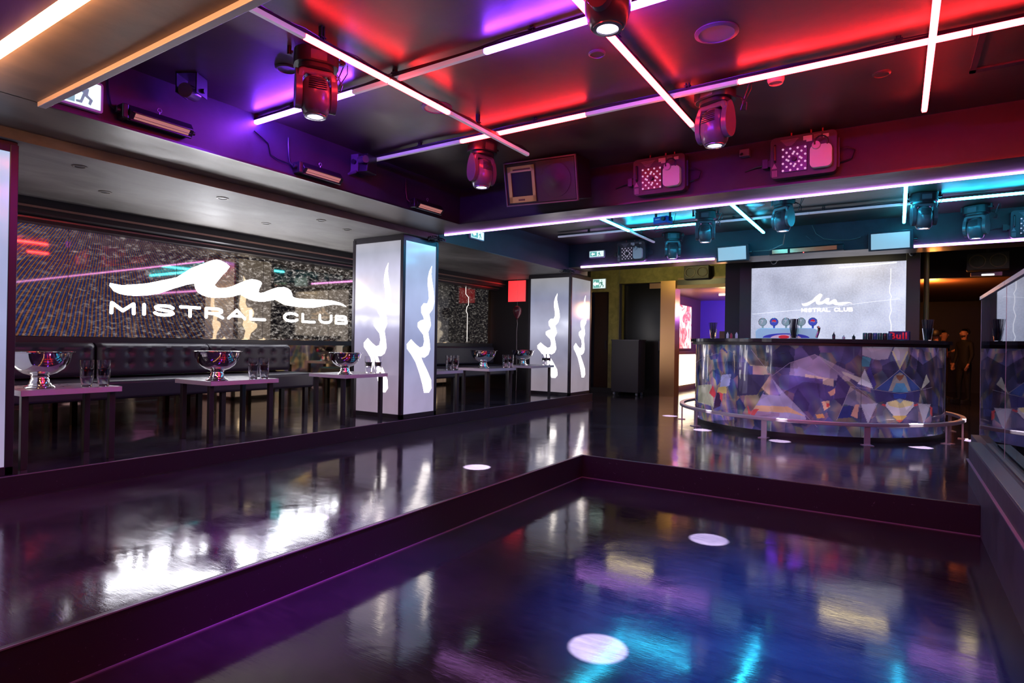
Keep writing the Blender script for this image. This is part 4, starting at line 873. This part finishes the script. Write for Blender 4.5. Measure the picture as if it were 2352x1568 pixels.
t = thing('clamp_camera', 'small black clamped camera hanging in front of large exit sign', 'camera', (-4.0, 1.50, 2.53), radians(60))
obj('arm', MB().cyl((0, 0, .0), (-.06, .0, .05), .008), P('brass', (.5, .35, .12), .3, .8), t); obj('body', MB().box(-.02, -.03, -.03, .05, .03, .03), PLAST, t, False, .01); obj('lens', MB().cyl((.02, -.03, -.01), (.02, -.05, -.015), .015), GLASS, t)
obj('pole', MB().cyl((-.06, 0, .05), (-.06, 0, .2), .007), PLAST, t)
# round ceiling fittings
def disc(name, label, cat, x, y, r_, mat, mat2, h=.012):
    t = thing(name, label, cat, (x, y, ZC))
    obj('flange', MB().lathe([(0, 0), (r_, 0), (r_, -h*.5), (r_*.82, -h), (r_*.8, -h*.4), (0, -h*.4)], 36), mat, t, True)
    obj('grille', MB().lathe([(0, -h*.55), (r_*.8, -h*.55), (r_*.8, -h*.4)], 32), mat2, t); return t
GRY = P('ceiling_fitting_grey', (.16, .14, .17), .4); GR2 = P('ceiling_fitting_pale', (.42, .38, .42), .5)
disc('ceiling_speaker', 'large round ceiling speaker right of the nearest moving head', 'speaker', -.84, 3.29, .115, GRY, GR2)
disc('ceiling_lamp', 'round pale ceiling light behind the leftmost red tube', 'ceiling light', -2.82, 3.31, .11, GRY, P('disc_white', (.75, .7, .7), .4))
disc('ceiling_vent', 'round paint-covered ceiling cover left of large moving head', 'ceiling vent', -3.23, 2.35, .07, CEIL, CEIL)
disc('ceiling_vent', 'faint round ceiling cover right of the nearest moving head', 'ceiling vent', -1.49, 3.17, .05, CEIL, CEIL)
disc('ceiling_speaker', 'white round ceiling speaker over the bar, near first beam', 'speaker', -1.44, 7.5, .11, GR2, P('disc_white', (.75, .7, .7), .4))
disc('smoke_detector', 'white smoke detector beside the long red cross tube', 'smoke detector', -.66, 4.03, .05, P('disc_white', (.75, .7, .7), .4), GR2, .04)
disc('ceiling_vent', 'faint red-lit ring on ceiling left of the upright tube', 'ceiling vent', -.1, 4.3, .05, CEIL, CEIL)
t = tag(obj('ceiling_hatch', MB().box(.35, 3.95, 2.738, .95, 4.0, 2.75).box(.35, 4.5, 2.738, .95, 4.55, 2.75).box(.35, 3.95, 2.738, .38, 4.55, 2.75), WALLP), 'rectangular ceiling hatch edge right of the upright red tube', 'hatch')
t = thing('wall_sensor', 'small bracketed sensor between two fog machines on beam', 'sensor', (-1.08, 5.225, 2.66))
obj('body', MB().box(-.04, -.06, -.03, .04, 0, .03), GRY, t, False, .006); obj('lens', MB().cyl((-.02, -.06, -.01), (-.02, -.07, -.015), .012), GLASS, t)
# loudspeakers
def woofers(name, label, loc, rz, W, H, rx=0, scale=1):
    t = thing(name, label, 'speaker', loc, rz, 'loudspeakers under the ceiling'); t.rotation_euler = (rx, 0, rz)
    obj('cabinet', MB().box(-W/2, 0, -H/2, W/2, .2, H/2), BLACKP, t, False, .01)
    obj('bracket', MB().box(-.02, .08, H/2, .02, .12, ZC-loc[2]), BLACKM, t)
    for s in (-1, 1):
        q = obj('woofer', MB().lathe([(.105, 0), (.105, .012), (.09, .014), (.08, -.01), (.03, -.04), (.026, -.02), (0, -.015)], 32), P('woofer_cone', (.14, .11, .07), .5), t, True)
        q.matrix_local = Matrix.Translation((s*W*.24, -.005, 0)) @ Matrix.Rotation(pi/2, 4, 'X')
    return t
woofers('loudspeaker', 'twin-cone loudspeaker at upper right above people', (1.14, 11.5, 2.42), radians(-6), .52, .27)
woofers('loudspeaker', 'dark twin-cone loudspeaker on the olive wall over doorway', (-3.42, 12.1, 2.55), 0, .5, .27)
t = thing('loudspeaker', 'large tilted wall loudspeaker with bronze horn frame', 'speaker', (-2.77, 4.72, 2.54)); t.rotation_euler = (radians(14), radians(2), 0)
W, H = .76, .40
obj('cabinet', MB().box(-W/2+.012, 0, -H/2+.012, W/2-.012, .3, H/2-.012), BLACKP, t, False, .006)
e = .012; obj('frame', MB().box(-W/2, -.012, -H/2, W/2, .01, -H/2+e).box(-W/2, -.012, H/2-e, W/2, .01, H/2).box(-W/2, -.012, -H/2, -W/2+e, .01, H/2).box(W/2-e, -.012, -H/2, W/2, .01, H/2), P('speaker_rim', (.12, .1, .11), .3), t)
BRZ = P('bronze_plate', (.42, .22, .10), .28, .8, emit=(.7, .28, .1), es=.03); x0, x1, z0, z1 = -.34, -.05, -.17, .16
obj('horn_frame', MB().box(x0, -.012, z0, x0+.035, -.002, z1).box(x1-.03, -.012, z0, x1, -.002, z1).box(x0, -.012, z0, x1, -.002, z0+.055).box(x0, -.012, z1-.055, x1, -.002, z1), BRZ, t)
obj('horn', MB().box(x0+.035, -.001, z0+.055, x1-.03, .001, z1-.055), P('horn_black', (.002, .002, .003), .6), t)
obj('lettering', MB().box(x0+.06, -.0135, z1-.04, x1-.04, -.012, z1-.025).box(x0+.1, -.0135, z0+.015, x0+.17, -.012, z0+.03), P('etched', (.1, .05, .03), .5), t)
obj('grille', MB().box(-.03, -.006, -.18, .36, -.001, .18), P('speaker_grille', (.035, .028, .034), .5), t)
q = obj('woofer', MB().lathe([(.15, 0), (.15, .004), (.14, .005), (.06, .001), (.055, .004), (0, .005)], 40), P('speaker_grille', (0, 0, 0)), t, True); q.matrix_local = Matrix.Translation((.17, -.006, 0)) @ Matrix.Rotation(pi/2, 4, 'X')
obj('mounting_arm', MB().box(-.2, .3, -.03, -.14, .52, .03).box(.14, .3, -.03, .2, .52, .03), BLACKM, t)

# ---------------------------------------------------------------- right low wall and glass
struct('wall_balustrade', MB().box(.49, -3, -.4, .80, 6.0, .31), WALLP, .004)
struct('trim_10', MB().box(.475, -3, .183, .49, 6.0, .190), P('trim_violet', (.22, .19, .25), .35))
TL = P('teal_grey_metal', (.12, .16, .165), .38, .5)
struct('trim_11', MB().box(.49, -3, .31, .57, 6.0, .325).box(.60, -3, .31, .66, 6.0, .325).box(.69, -3, .31, .80, 6.0, .325), TL, .002)
GP = D.materials.new('balustrade_glass'); GP.use_nodes = True; n_, l_ = nt(GP); n_.clear(); MATS['bg'] = GP
out = node(GP, 'ShaderNodeOutputMaterial'); fz = node(GP, 'ShaderNodeFresnel'); fz.inputs[0].default_value = 2.0
tr = node(GP, 'ShaderNodeBsdfTransparent'); tr.inputs[0].default_value = (.62, .62, .66, 1); gl = node(GP, 'ShaderNodeBsdfGlossy'); gl.inputs['Roughness'].default_value = .015; gl.inputs[0].default_value = (.85, .86, .92, 1)
mxs = node(GP, 'ShaderNodeMixShader'); l_.new(fz.outputs[0], mxs.inputs[0]); l_.new(tr.outputs[0], mxs.inputs[1]); l_.new(gl.outputs[0], mxs.inputs[2]); l_.new(mxs.outputs[0], out.inputs[0])
for lb, y0, y1 in (('nearer tall glass panel on the low wall, at right edge', .5, 5.215), ('farther tall glass panel on the low wall, mirroring the bar', 5.225, 6.66)):
    t = thing('balustrade_glazing', lb, 'glass panel', (.62, y0, .0), 0, 'glass panels on the right low wall')
    bz = .31
    obj('glass', MB().box(0, 0, bz, .01, y1-y0, 1.5), GP, t)
    obj('cap_rail', MB().box(-.012, 0, 1.5, .022, y1-y0, 1.53), P('cap_grey', (.28, .27, .32), .35, .5), t)
    obj('edge_strip', MB().box(-.001, y1-y0-.008, bz, .011, y1-y0, 1.5), P('edge_strip', (.5, .48, .5), .3), t)
    obj('shelf_line', MB().box(.2, 0, .55, .22, y1-y0, .565), P('shelf_gold', (.5, .42, .3), .3, .6), t) if False else None
struct('wall_balustrade_end', MB().box(.56, 6.0, 0, .80, 6.66, .31), WALLP)

# ---------------------------------------------------------------- back of the room
def door(name, x0, x1, h, mat):
    t = D.objects.new(name, None); COL.objects.link(t); t.location = (x0, 12.42, 0); t['kind'] = 'structure'
    obj('leaf', MB().box(0, 0, 0, x1-x0, .05, h), mat, t, False, .004)
    obj('handle', MB().box(x1-x0-.12, -.04, .95, x1-x0-.09, 0, 1.15), FRAME, t); return t
door('door_1', -5.08, -4.16, 2.38, P('black_gloss_door', (.008, .008, .009), .22)); door('door_2', -5.8, -5.4, 2.24, P('brown_door', (.03, .012, .008), .3))
BZ = P('brushed_bronze', (.62, .36, .16), .3, 1, aniso=.6)
struct('trim_12', MB().box(-4.15, 12.1, 0, -3.84, 12.42, 2.4), BZ)
struct('trim_13', MB().box(-3.84, 12.2, 2.24, -2.5, 12.4, 2.31).box(-3.84, 12.24, 2.42, -2.5, 12.3, 2.46), P('tan_header', (.34, .2, .1), .45)); struct('trim_18', MB().box(-3.84, 12.22, 2.31, -2.5, 12.4, 2.42), BLACKM); struct('trim_14', MB().box(-5.13, 12.26, 0, -5.08, 12.3, 2.4), FRAME)
t = thing('flight_case_cabinet', 'black wheeled cabinet standing before the black door', 'cabinet', (-4.78, 11.75, 0))
obj('body', MB().box(-.3, 0, .07, .3, .4, 1.16), P('cabinet_black', (.02, .018, .024), .45), t, False, .008); obj('top_edge', MB().box(-.31, -.01, 1.15, .31, .41, 1.17), FRAME, t)
for sx in (-.25, .25):
    for sy in (.06, .34): obj('caster', MB().cyl((sx-.015, sy, .035), (sx+.015, sy, .035), .035), P('caster_grey', (.25, .25, .25), .4), t)
# rear warm room
struct('wall_rear_room', MB().box(-4.55, 12.5, 0, -4.45, 17, 2.3).box(-2.5, 12.5, 0, -2.4, 17, 2.3), P('rear_room_wall', (.25, .14, .1), .5))
struct('ceiling_rear_room', MB().box(-4.5, 12.4, 2.28, -2.4, 17, 2.4), P('rear_room_ceiling', (.35, .2, .13), .35))
struct('wall_rear_blue', MB().box(-4.5, 16.2, 0, -2.4, 16.4, 2.3), P('deep_blue_wall', (.12, .08, .6), .5, emit=(.03, .01, .5), es=.25))
t = thing('backlit_art_panel', 'backlit panel with red and white abstract swirls in rear room', 'light panel', (-4.43, 13.2, 1.0), radians(0))
AR = P('art_panel', (.3, .3, .3), .4); v = coords(AR); n1 = noisy(AR, v, 1.8, 4, 2.5); a = ramp(AR, n1, [(.36, (1.0, .93, .9)), (.47, (1.3, 1.1, 1.0)), (.54, (1.2, .35, .28)), (.62, (.9, .04, .04)), (.7, (1.1, .8, .7))]); lk(AR, a.outputs[0], bsdf(AR).inputs['Emission Color']); bsdf(AR).inputs['Emission Strength'].default_value = 1.1
obj('lit_face', MB().box(0, 0, 0, .03, 2.0, 1.05), AR, t); obj('frame', MB().box(0, -.03, -.03, .04, 0, 1.08).box(0, 0, -.03, .04, 2.0, 0).box(0, 0, 1.05, .04, 2.0, 1.08), P('art_frame', (.3, .1, .06), .4), t)
t = thing('backlit_counter', 'glowing white counter front below the abstract panel', 'counter', (-4.43, 13.1, 0))
obj('lit_front', MB().box(0, 0, .12, .12, 2.2, .86), emis('counter_glow', (1, .78, .5), 3.4), t); obj('counter_top', MB().box(0, -.02, .86, .2, 2.2, .92), P('counter_brown', (.25, .12, .06), .4), t); obj('plinth', MB().box(0, 0, 0, .1, 2.2, .12), P('plinth', (.3, .18, .08), .4), t)
t = thing('emergency_light', 'small white emergency light on the rear room ceiling', 'light', (-3.35, 14.2, 2.28))
obj('housing', MB().box(-.13, -.05, -.05, .13, .05, 0), WHITE, t); obj('lens', MB().box(-.12, -.052, -.045, .12, -.05, -.005), emis('emergency_lens', (1, .95, .9), 1.6), t)
t = thing('back_bar_shelf', 'dark shelving below the blue wall of the rear room', 'shelf', (-3.2, 15.6, 0))
obj('carcass', MB().box(-.6, 0, 0, .6, .4, 1.45), BLACKP, t); obj('shelf', MB().box(-.6, -.01, .95, .6, 0, .98), P('shelf_wood', (.3, .14, .07), .4), t); obj('lit_niche', MB().box(.3, -.005, 1.1, .5, 0, 1.35), emis('niche_blue', (.05, .05, 1), 1), t); obj('lit_niche', MB().box(-.1, -.005, 1.1, -.05, 0, 1.3), emis('niche_amber', (1, .4, .15), .5), t)
# right rear: low amber soffit and pipe
struct('ceiling_rear_right', MB().box(.27, 12.6, 2.3, 5, 18.8, 2.4), P('amber_soffit', (.22, .1, .05), .5))
struct('trim_15', MB().box(.27, 12.5, 2.28, 5, 12.62, 2.75), BLACKP)
tag(obj('conduit_pipe', MB().cyl((.36, 10.9, 0), (.36, 10.9, 2.7), .035), P('pipe_olive', (.14, .12, .06), .4), smooth=True), 'vertical pipe right of the white screen behind the bar', 'pipe')
t = thing('ceiling_spot', 'small bright ceiling light under the right loudspeaker', 'ceiling light', (1.2, 12.3, 2.3)); obj('housing', MB().box(-.2, -.04, -.03, .2, .04, .03), STEEL, t); obj('lens', MB().box(-.06, -.045, -.025, .1, -.04, 0), emis('spot_lens', (1, 1, 1), 2.5), t)
# ---------------------------------------------------------------- people (one continuous skinned body each)
def person(label, loc, rz, S, jacket, legs, face_dir=0, arm_up=False):
    t = thing('person', label, 'person', loc, rz, 'people standing beyond the bar')
    J = {'pel': (0, 0, .93, .13, .1), 'waist': (0, 0, 1.05, .125, .095), 'chest': (0, 0, 1.28, .16, .11), 'upch': (0, 0, 1.40, .14, .09), 'neck': (0, -.01, 1.50, .058, .058), 'neck2': (0, -.015, 1.545, .055, .055),
         'head0': (0, -.02, 1.60, .07, .085), 'head1': (0, -.02, 1.67, .078, .10), 'head2': (0, -.01, 1.735, .06, .08),
         'lsh': (.17, 0, 1.42, .06, .06), 'lel': (.22, -.01, 1.14, .045, .045), 'lwr': (.2, -.1, .92, .03, .026), 'lpm': (.195, -.13, .86, .034, .02),
         'rsh': (-.17, 0, 1.42, .06, .06), 'rel': (-.22, .0, 1.14, .045, .045), 'rwr': (-.2, -.1, .92, .03, .026), 'rpm': (-.195, -.13, .86, .034, .02),
         'lhp': (.09, 0, .88, .09, .09), 'lkn': (.1, -.01, .48, .062, .062), 'lan': (.1, .02, .09, .04, .04), 'lto': (.11, -.14, .04, .04, .03),
         'rhp': (-.09, 0, .88, .09, .09), 'rkn': (-.12, -.03, .48, .062, .062), 'ran': (-.14, .0, .09, .04, .04), 'rto': (-.15, -.16, .04, .04, .03)}
    if arm_up: J['rwr'] = (-.08, -.26, 1.25, .03, .026); J['rpm'] = (-.04, -.31, 1.29, .034, .022)
    E_ = [('pel', 'waist'), ('waist', 'chest'), ('chest', 'upch'), ('upch', 'neck'), ('neck', 'neck2'), ('neck2', 'head0'), ('head0', 'head1'), ('head1', 'head2'),
          ('upch', 'lsh'), ('lsh', 'lel'), ('lel', 'lwr'), ('lwr', 'lpm'), ('upch', 'rsh'), ('rsh', 'rel'), ('rel', 'rwr'), ('rwr', 'rpm'),
          ('pel', 'lhp'), ('lhp', 'lkn'), ('lkn', 'lan'), ('lan', 'lto'), ('pel', 'rhp'), ('rhp', 'rkn'), ('rkn', 'ran'), ('ran', 'rto')]
    # fingers
    for s, w_, p_ in (('l', 'lwr', 'lpm'), ('r', 'rwr', 'rpm')):
        d = (Vector(J[p_][:3])-Vector(J[w_][:3])).normalized(); side = d.cross(Vector((1, 0, 0))).normalized()
        for k in range(4):
            b0 = Vector(J[p_][:3])+side*(k-1.5)*.017+d*.03; L = (.030, .036, .033, .026)[k]
            b1 = b0+d*L+Vector((0, 0, -.006)); b2 = b1+(d*.6+Vector((-.5 if s == 'l' else .5, 0, -.3))).normalized()*L*.8
            for nm, q, rr in (('a', b0, .010), ('b', b1, .009), ('c', b2, .007)): J[s+'f%d%s' % (k, nm)] = (*q, rr, rr)
            E_ += [(p_, s+'f%da' % k), (s+'f%da' % k, s+'f%db' % k), (s+'f%db' % k, s+'f%dc' % k)]
        th = Vector(J[w_][:3])+d*.03-side*.035; J[s+'ta'] = (*th, .011, .011); J[s+'tb'] = (*(th+d*.035-side*.015), .008, .008); E_ += [(p_, s+'ta'), (s+'ta', s+'tb')]
    names = list(J); idx = {n: i for i, n in enumerate(names)}
    me = D.meshes.new('body'); me.from_pydata([J[n][:3] for n in names], [(idx[a], idx[b]) for a, b in E_], []); me.update()
    tmp = D.objects.new('body', me); COL.objects.link(tmp)
    sk = tmp.modifiers.new('skin', 'SKIN'); sk.use_smooth_shade = True
    for n, v in zip(names, me.skin_vertices[0].data): v.radius = J[n][3:5]; v.use_root = (n == 'pel')
    sb = tmp.modifiers.new('sub', 'SUBSURF'); sb.levels = 1; sb.render_levels = 1
    m2 = D.meshes.new_from_object(tmp.evaluated_get(bpy.context.evaluated_depsgraph_get())); D.objects.remove(tmp)
    SK = P('skin', (.42, .2, .13), .5); JK = P('cloth_'+jacket[0], jacket[1], .8); LG = P('cloth_'+legs[0], legs[1], .8)
    m2.materials.clear()
    for q in (SK, JK, LG): m2.materials.append(q)
    for p in m2.polygons:
        c = p.center; p.use_smooth = True
        hand = min((c-Vector(J['lpm'][:3])).length, (c-Vector(J['rpm'][:3])).length) < .095
        p.material_index = 0 if (c.z > 1.505 or hand) else (2 if c.z < .9 and abs(c.x) < .19 else 1)
    bo = D.objects.new('body', m2); COL.objects.link(bo); bo.parent = t; t.scale = (S,)*3
    hz = 1.68
    hair = obj('hair', MB().lathe([(.0, .105), (.045, .095), (.075, .065), (.09, .02), (.088, -.02), (.075, -.045), (.0, -.05)], 24, (0, .022, 1.698), .95, 1.12), P('hair_black', (.01, .008, .008), .6), t, True)
    bm_ = bmesh.new(); bm_.from_mesh(hair.data); bmesh.ops.delete(bm_, geom=[v for v in bm_.verts if v.co.y < -.02 and v.co.z < 1.735], context='VERTS'); bm_.to_mesh(hair.data); bm_.free()
    fc = MB().lathe([(0, -.02), (.012, -.016), (.009, .01), (.004, .03)], 10, (0, -.122, 1.655), 1, 1.2)
    obj('nose', fc, SK, bo, True)
    for s in (-1, 1):
        obj('eye', MB().lathe([(0, -.005), (.009, 0), (0, .005)], 12, (s*.03, -.108, 1.672), 1, .6), P('eye_white', (.5, .45, .42), .3), bo, True)
        obj('ear', MB().lathe([(0, -.03), (.012, -.015), (.016, .01), (0, .03)], 10, (s*.082, .0, 1.655), .5, 1.1), SK, bo, True)
    obj('mouth', MB().box(-.022, -.113, 1.608, .022, -.105, 1.614), P('mouth_red', (.3, .08, .07), .5), bo)
    if jacket[0] == 'black': obj('beard', MB().lathe([(0, -.05), (.035, -.042), (.058, -.012), (.062, .012), (.05, .018)], 20, (0, -.042, 1.605), 1, 1.02), P('beard_dark', (.03, .018, .014), .8), t, True)
    for s in ('l', 'r'):
        x, y, z = J[s+'to'][:3]; obj('shoe', MB().prism([(.045*cos(a)*(1 if sin(a) > 0 else .85), .14*sin(a)) for a in [2*pi*i/20 for i in range(20)]], (x-.003, y+.08, 0), (1, 0, 0), (0, 1, 0), .075), P('shoe_dark', (.03, .025, .025), .35), t, True, .012)
    return t
pa = person('bearded person in black jacket and trousers facing left beyond the bar', (1.14, 15.0, 0), radians(-50), .84, ('black', (.008, .008, .01)), ('black', (.008, .008, .01)))
pb = person('person in dark top half hidden behind the bearded person, arm raised', (.82, 15.6, 0), radians(60), .83, ('darkred', (.05, .02, .02)), ('brown', (.05, .03, .02)), arm_up=True)
pc = person('person in dark reddish top at right end of the bar', (.62, 13.9, 0), radians(160), .8, ('rust', (.12, .03, .02)), ('dark', (.012, .01, .012)), arm_up=True)

# ---------------------------------------------------------------- balloon and loose cables
t = thing('party_balloon', 'dark red balloon hanging just below the red panel', 'balloon', (-6.0, 9.45, 1.62))
obj('balloon_skin', MB().lathe([(0, .14), (.05, .128), (.078, .09), (.085, .04), (.07, -.02), (.04, -.075), (.012, -.105), (.0, -.11)], 24), P('balloon_red', (.12, .02, .03), .18), t, True)
obj('knot', MB().lathe([(.004, -.105), (.014, -.125), (0, -.122)], 10), P('balloon_red', (0, 0, 0)), t, True)
obj('string', MB().tube([(0, 0, -.12), (.01, 0, -.2), (-.01, .01, -.35), (0, 0, -.6), (.01, 0, -1.0), (0, 0, -1.465)], .0022, 5).tube([(0, 0, .135), (0, 0, .68)], .0015, 4), P('balloon_string', (.5, .45, .45), .5), t)
for lb, pts in (('thin cable swooping from blue-lit moving head to left panel light', [(-1.1, 7.45, 2.36), (-1.2, 8.0, 2.33), (-1.45, 8.6, 2.36), (-1.7, 9.0, 2.42), (-1.76, 9.05, 2.43)]),
                ('looped thin cable hanging between strip heater and right panel light', [(-1.0, 9.09, 2.74), (-.95, 9.085, 2.62), (-.85, 9.085, 2.54), (-.7, 9.085, 2.51), (-.55, 9.085, 2.5), (-.48, 9.085, 2.51), (-.42, 9.09, 2.53)]),
                ('pale cable drooping down pipe beside olive lintel', [(-5.1, 12.2, 2.7), (-5.12, 12.2, 2.6), (-5.09, 12.2, 2.5), (-5.13, 12.2, 2.42), (-5.1, 12.2, 2.3), (-5.12, 12.22, 1.2)])):
    tag(obj('hanging_cable', MB().tube(pts, .005, 6), P('cable_grey', (.16, .15, .13), .5), smooth=True), lb, 'cable')
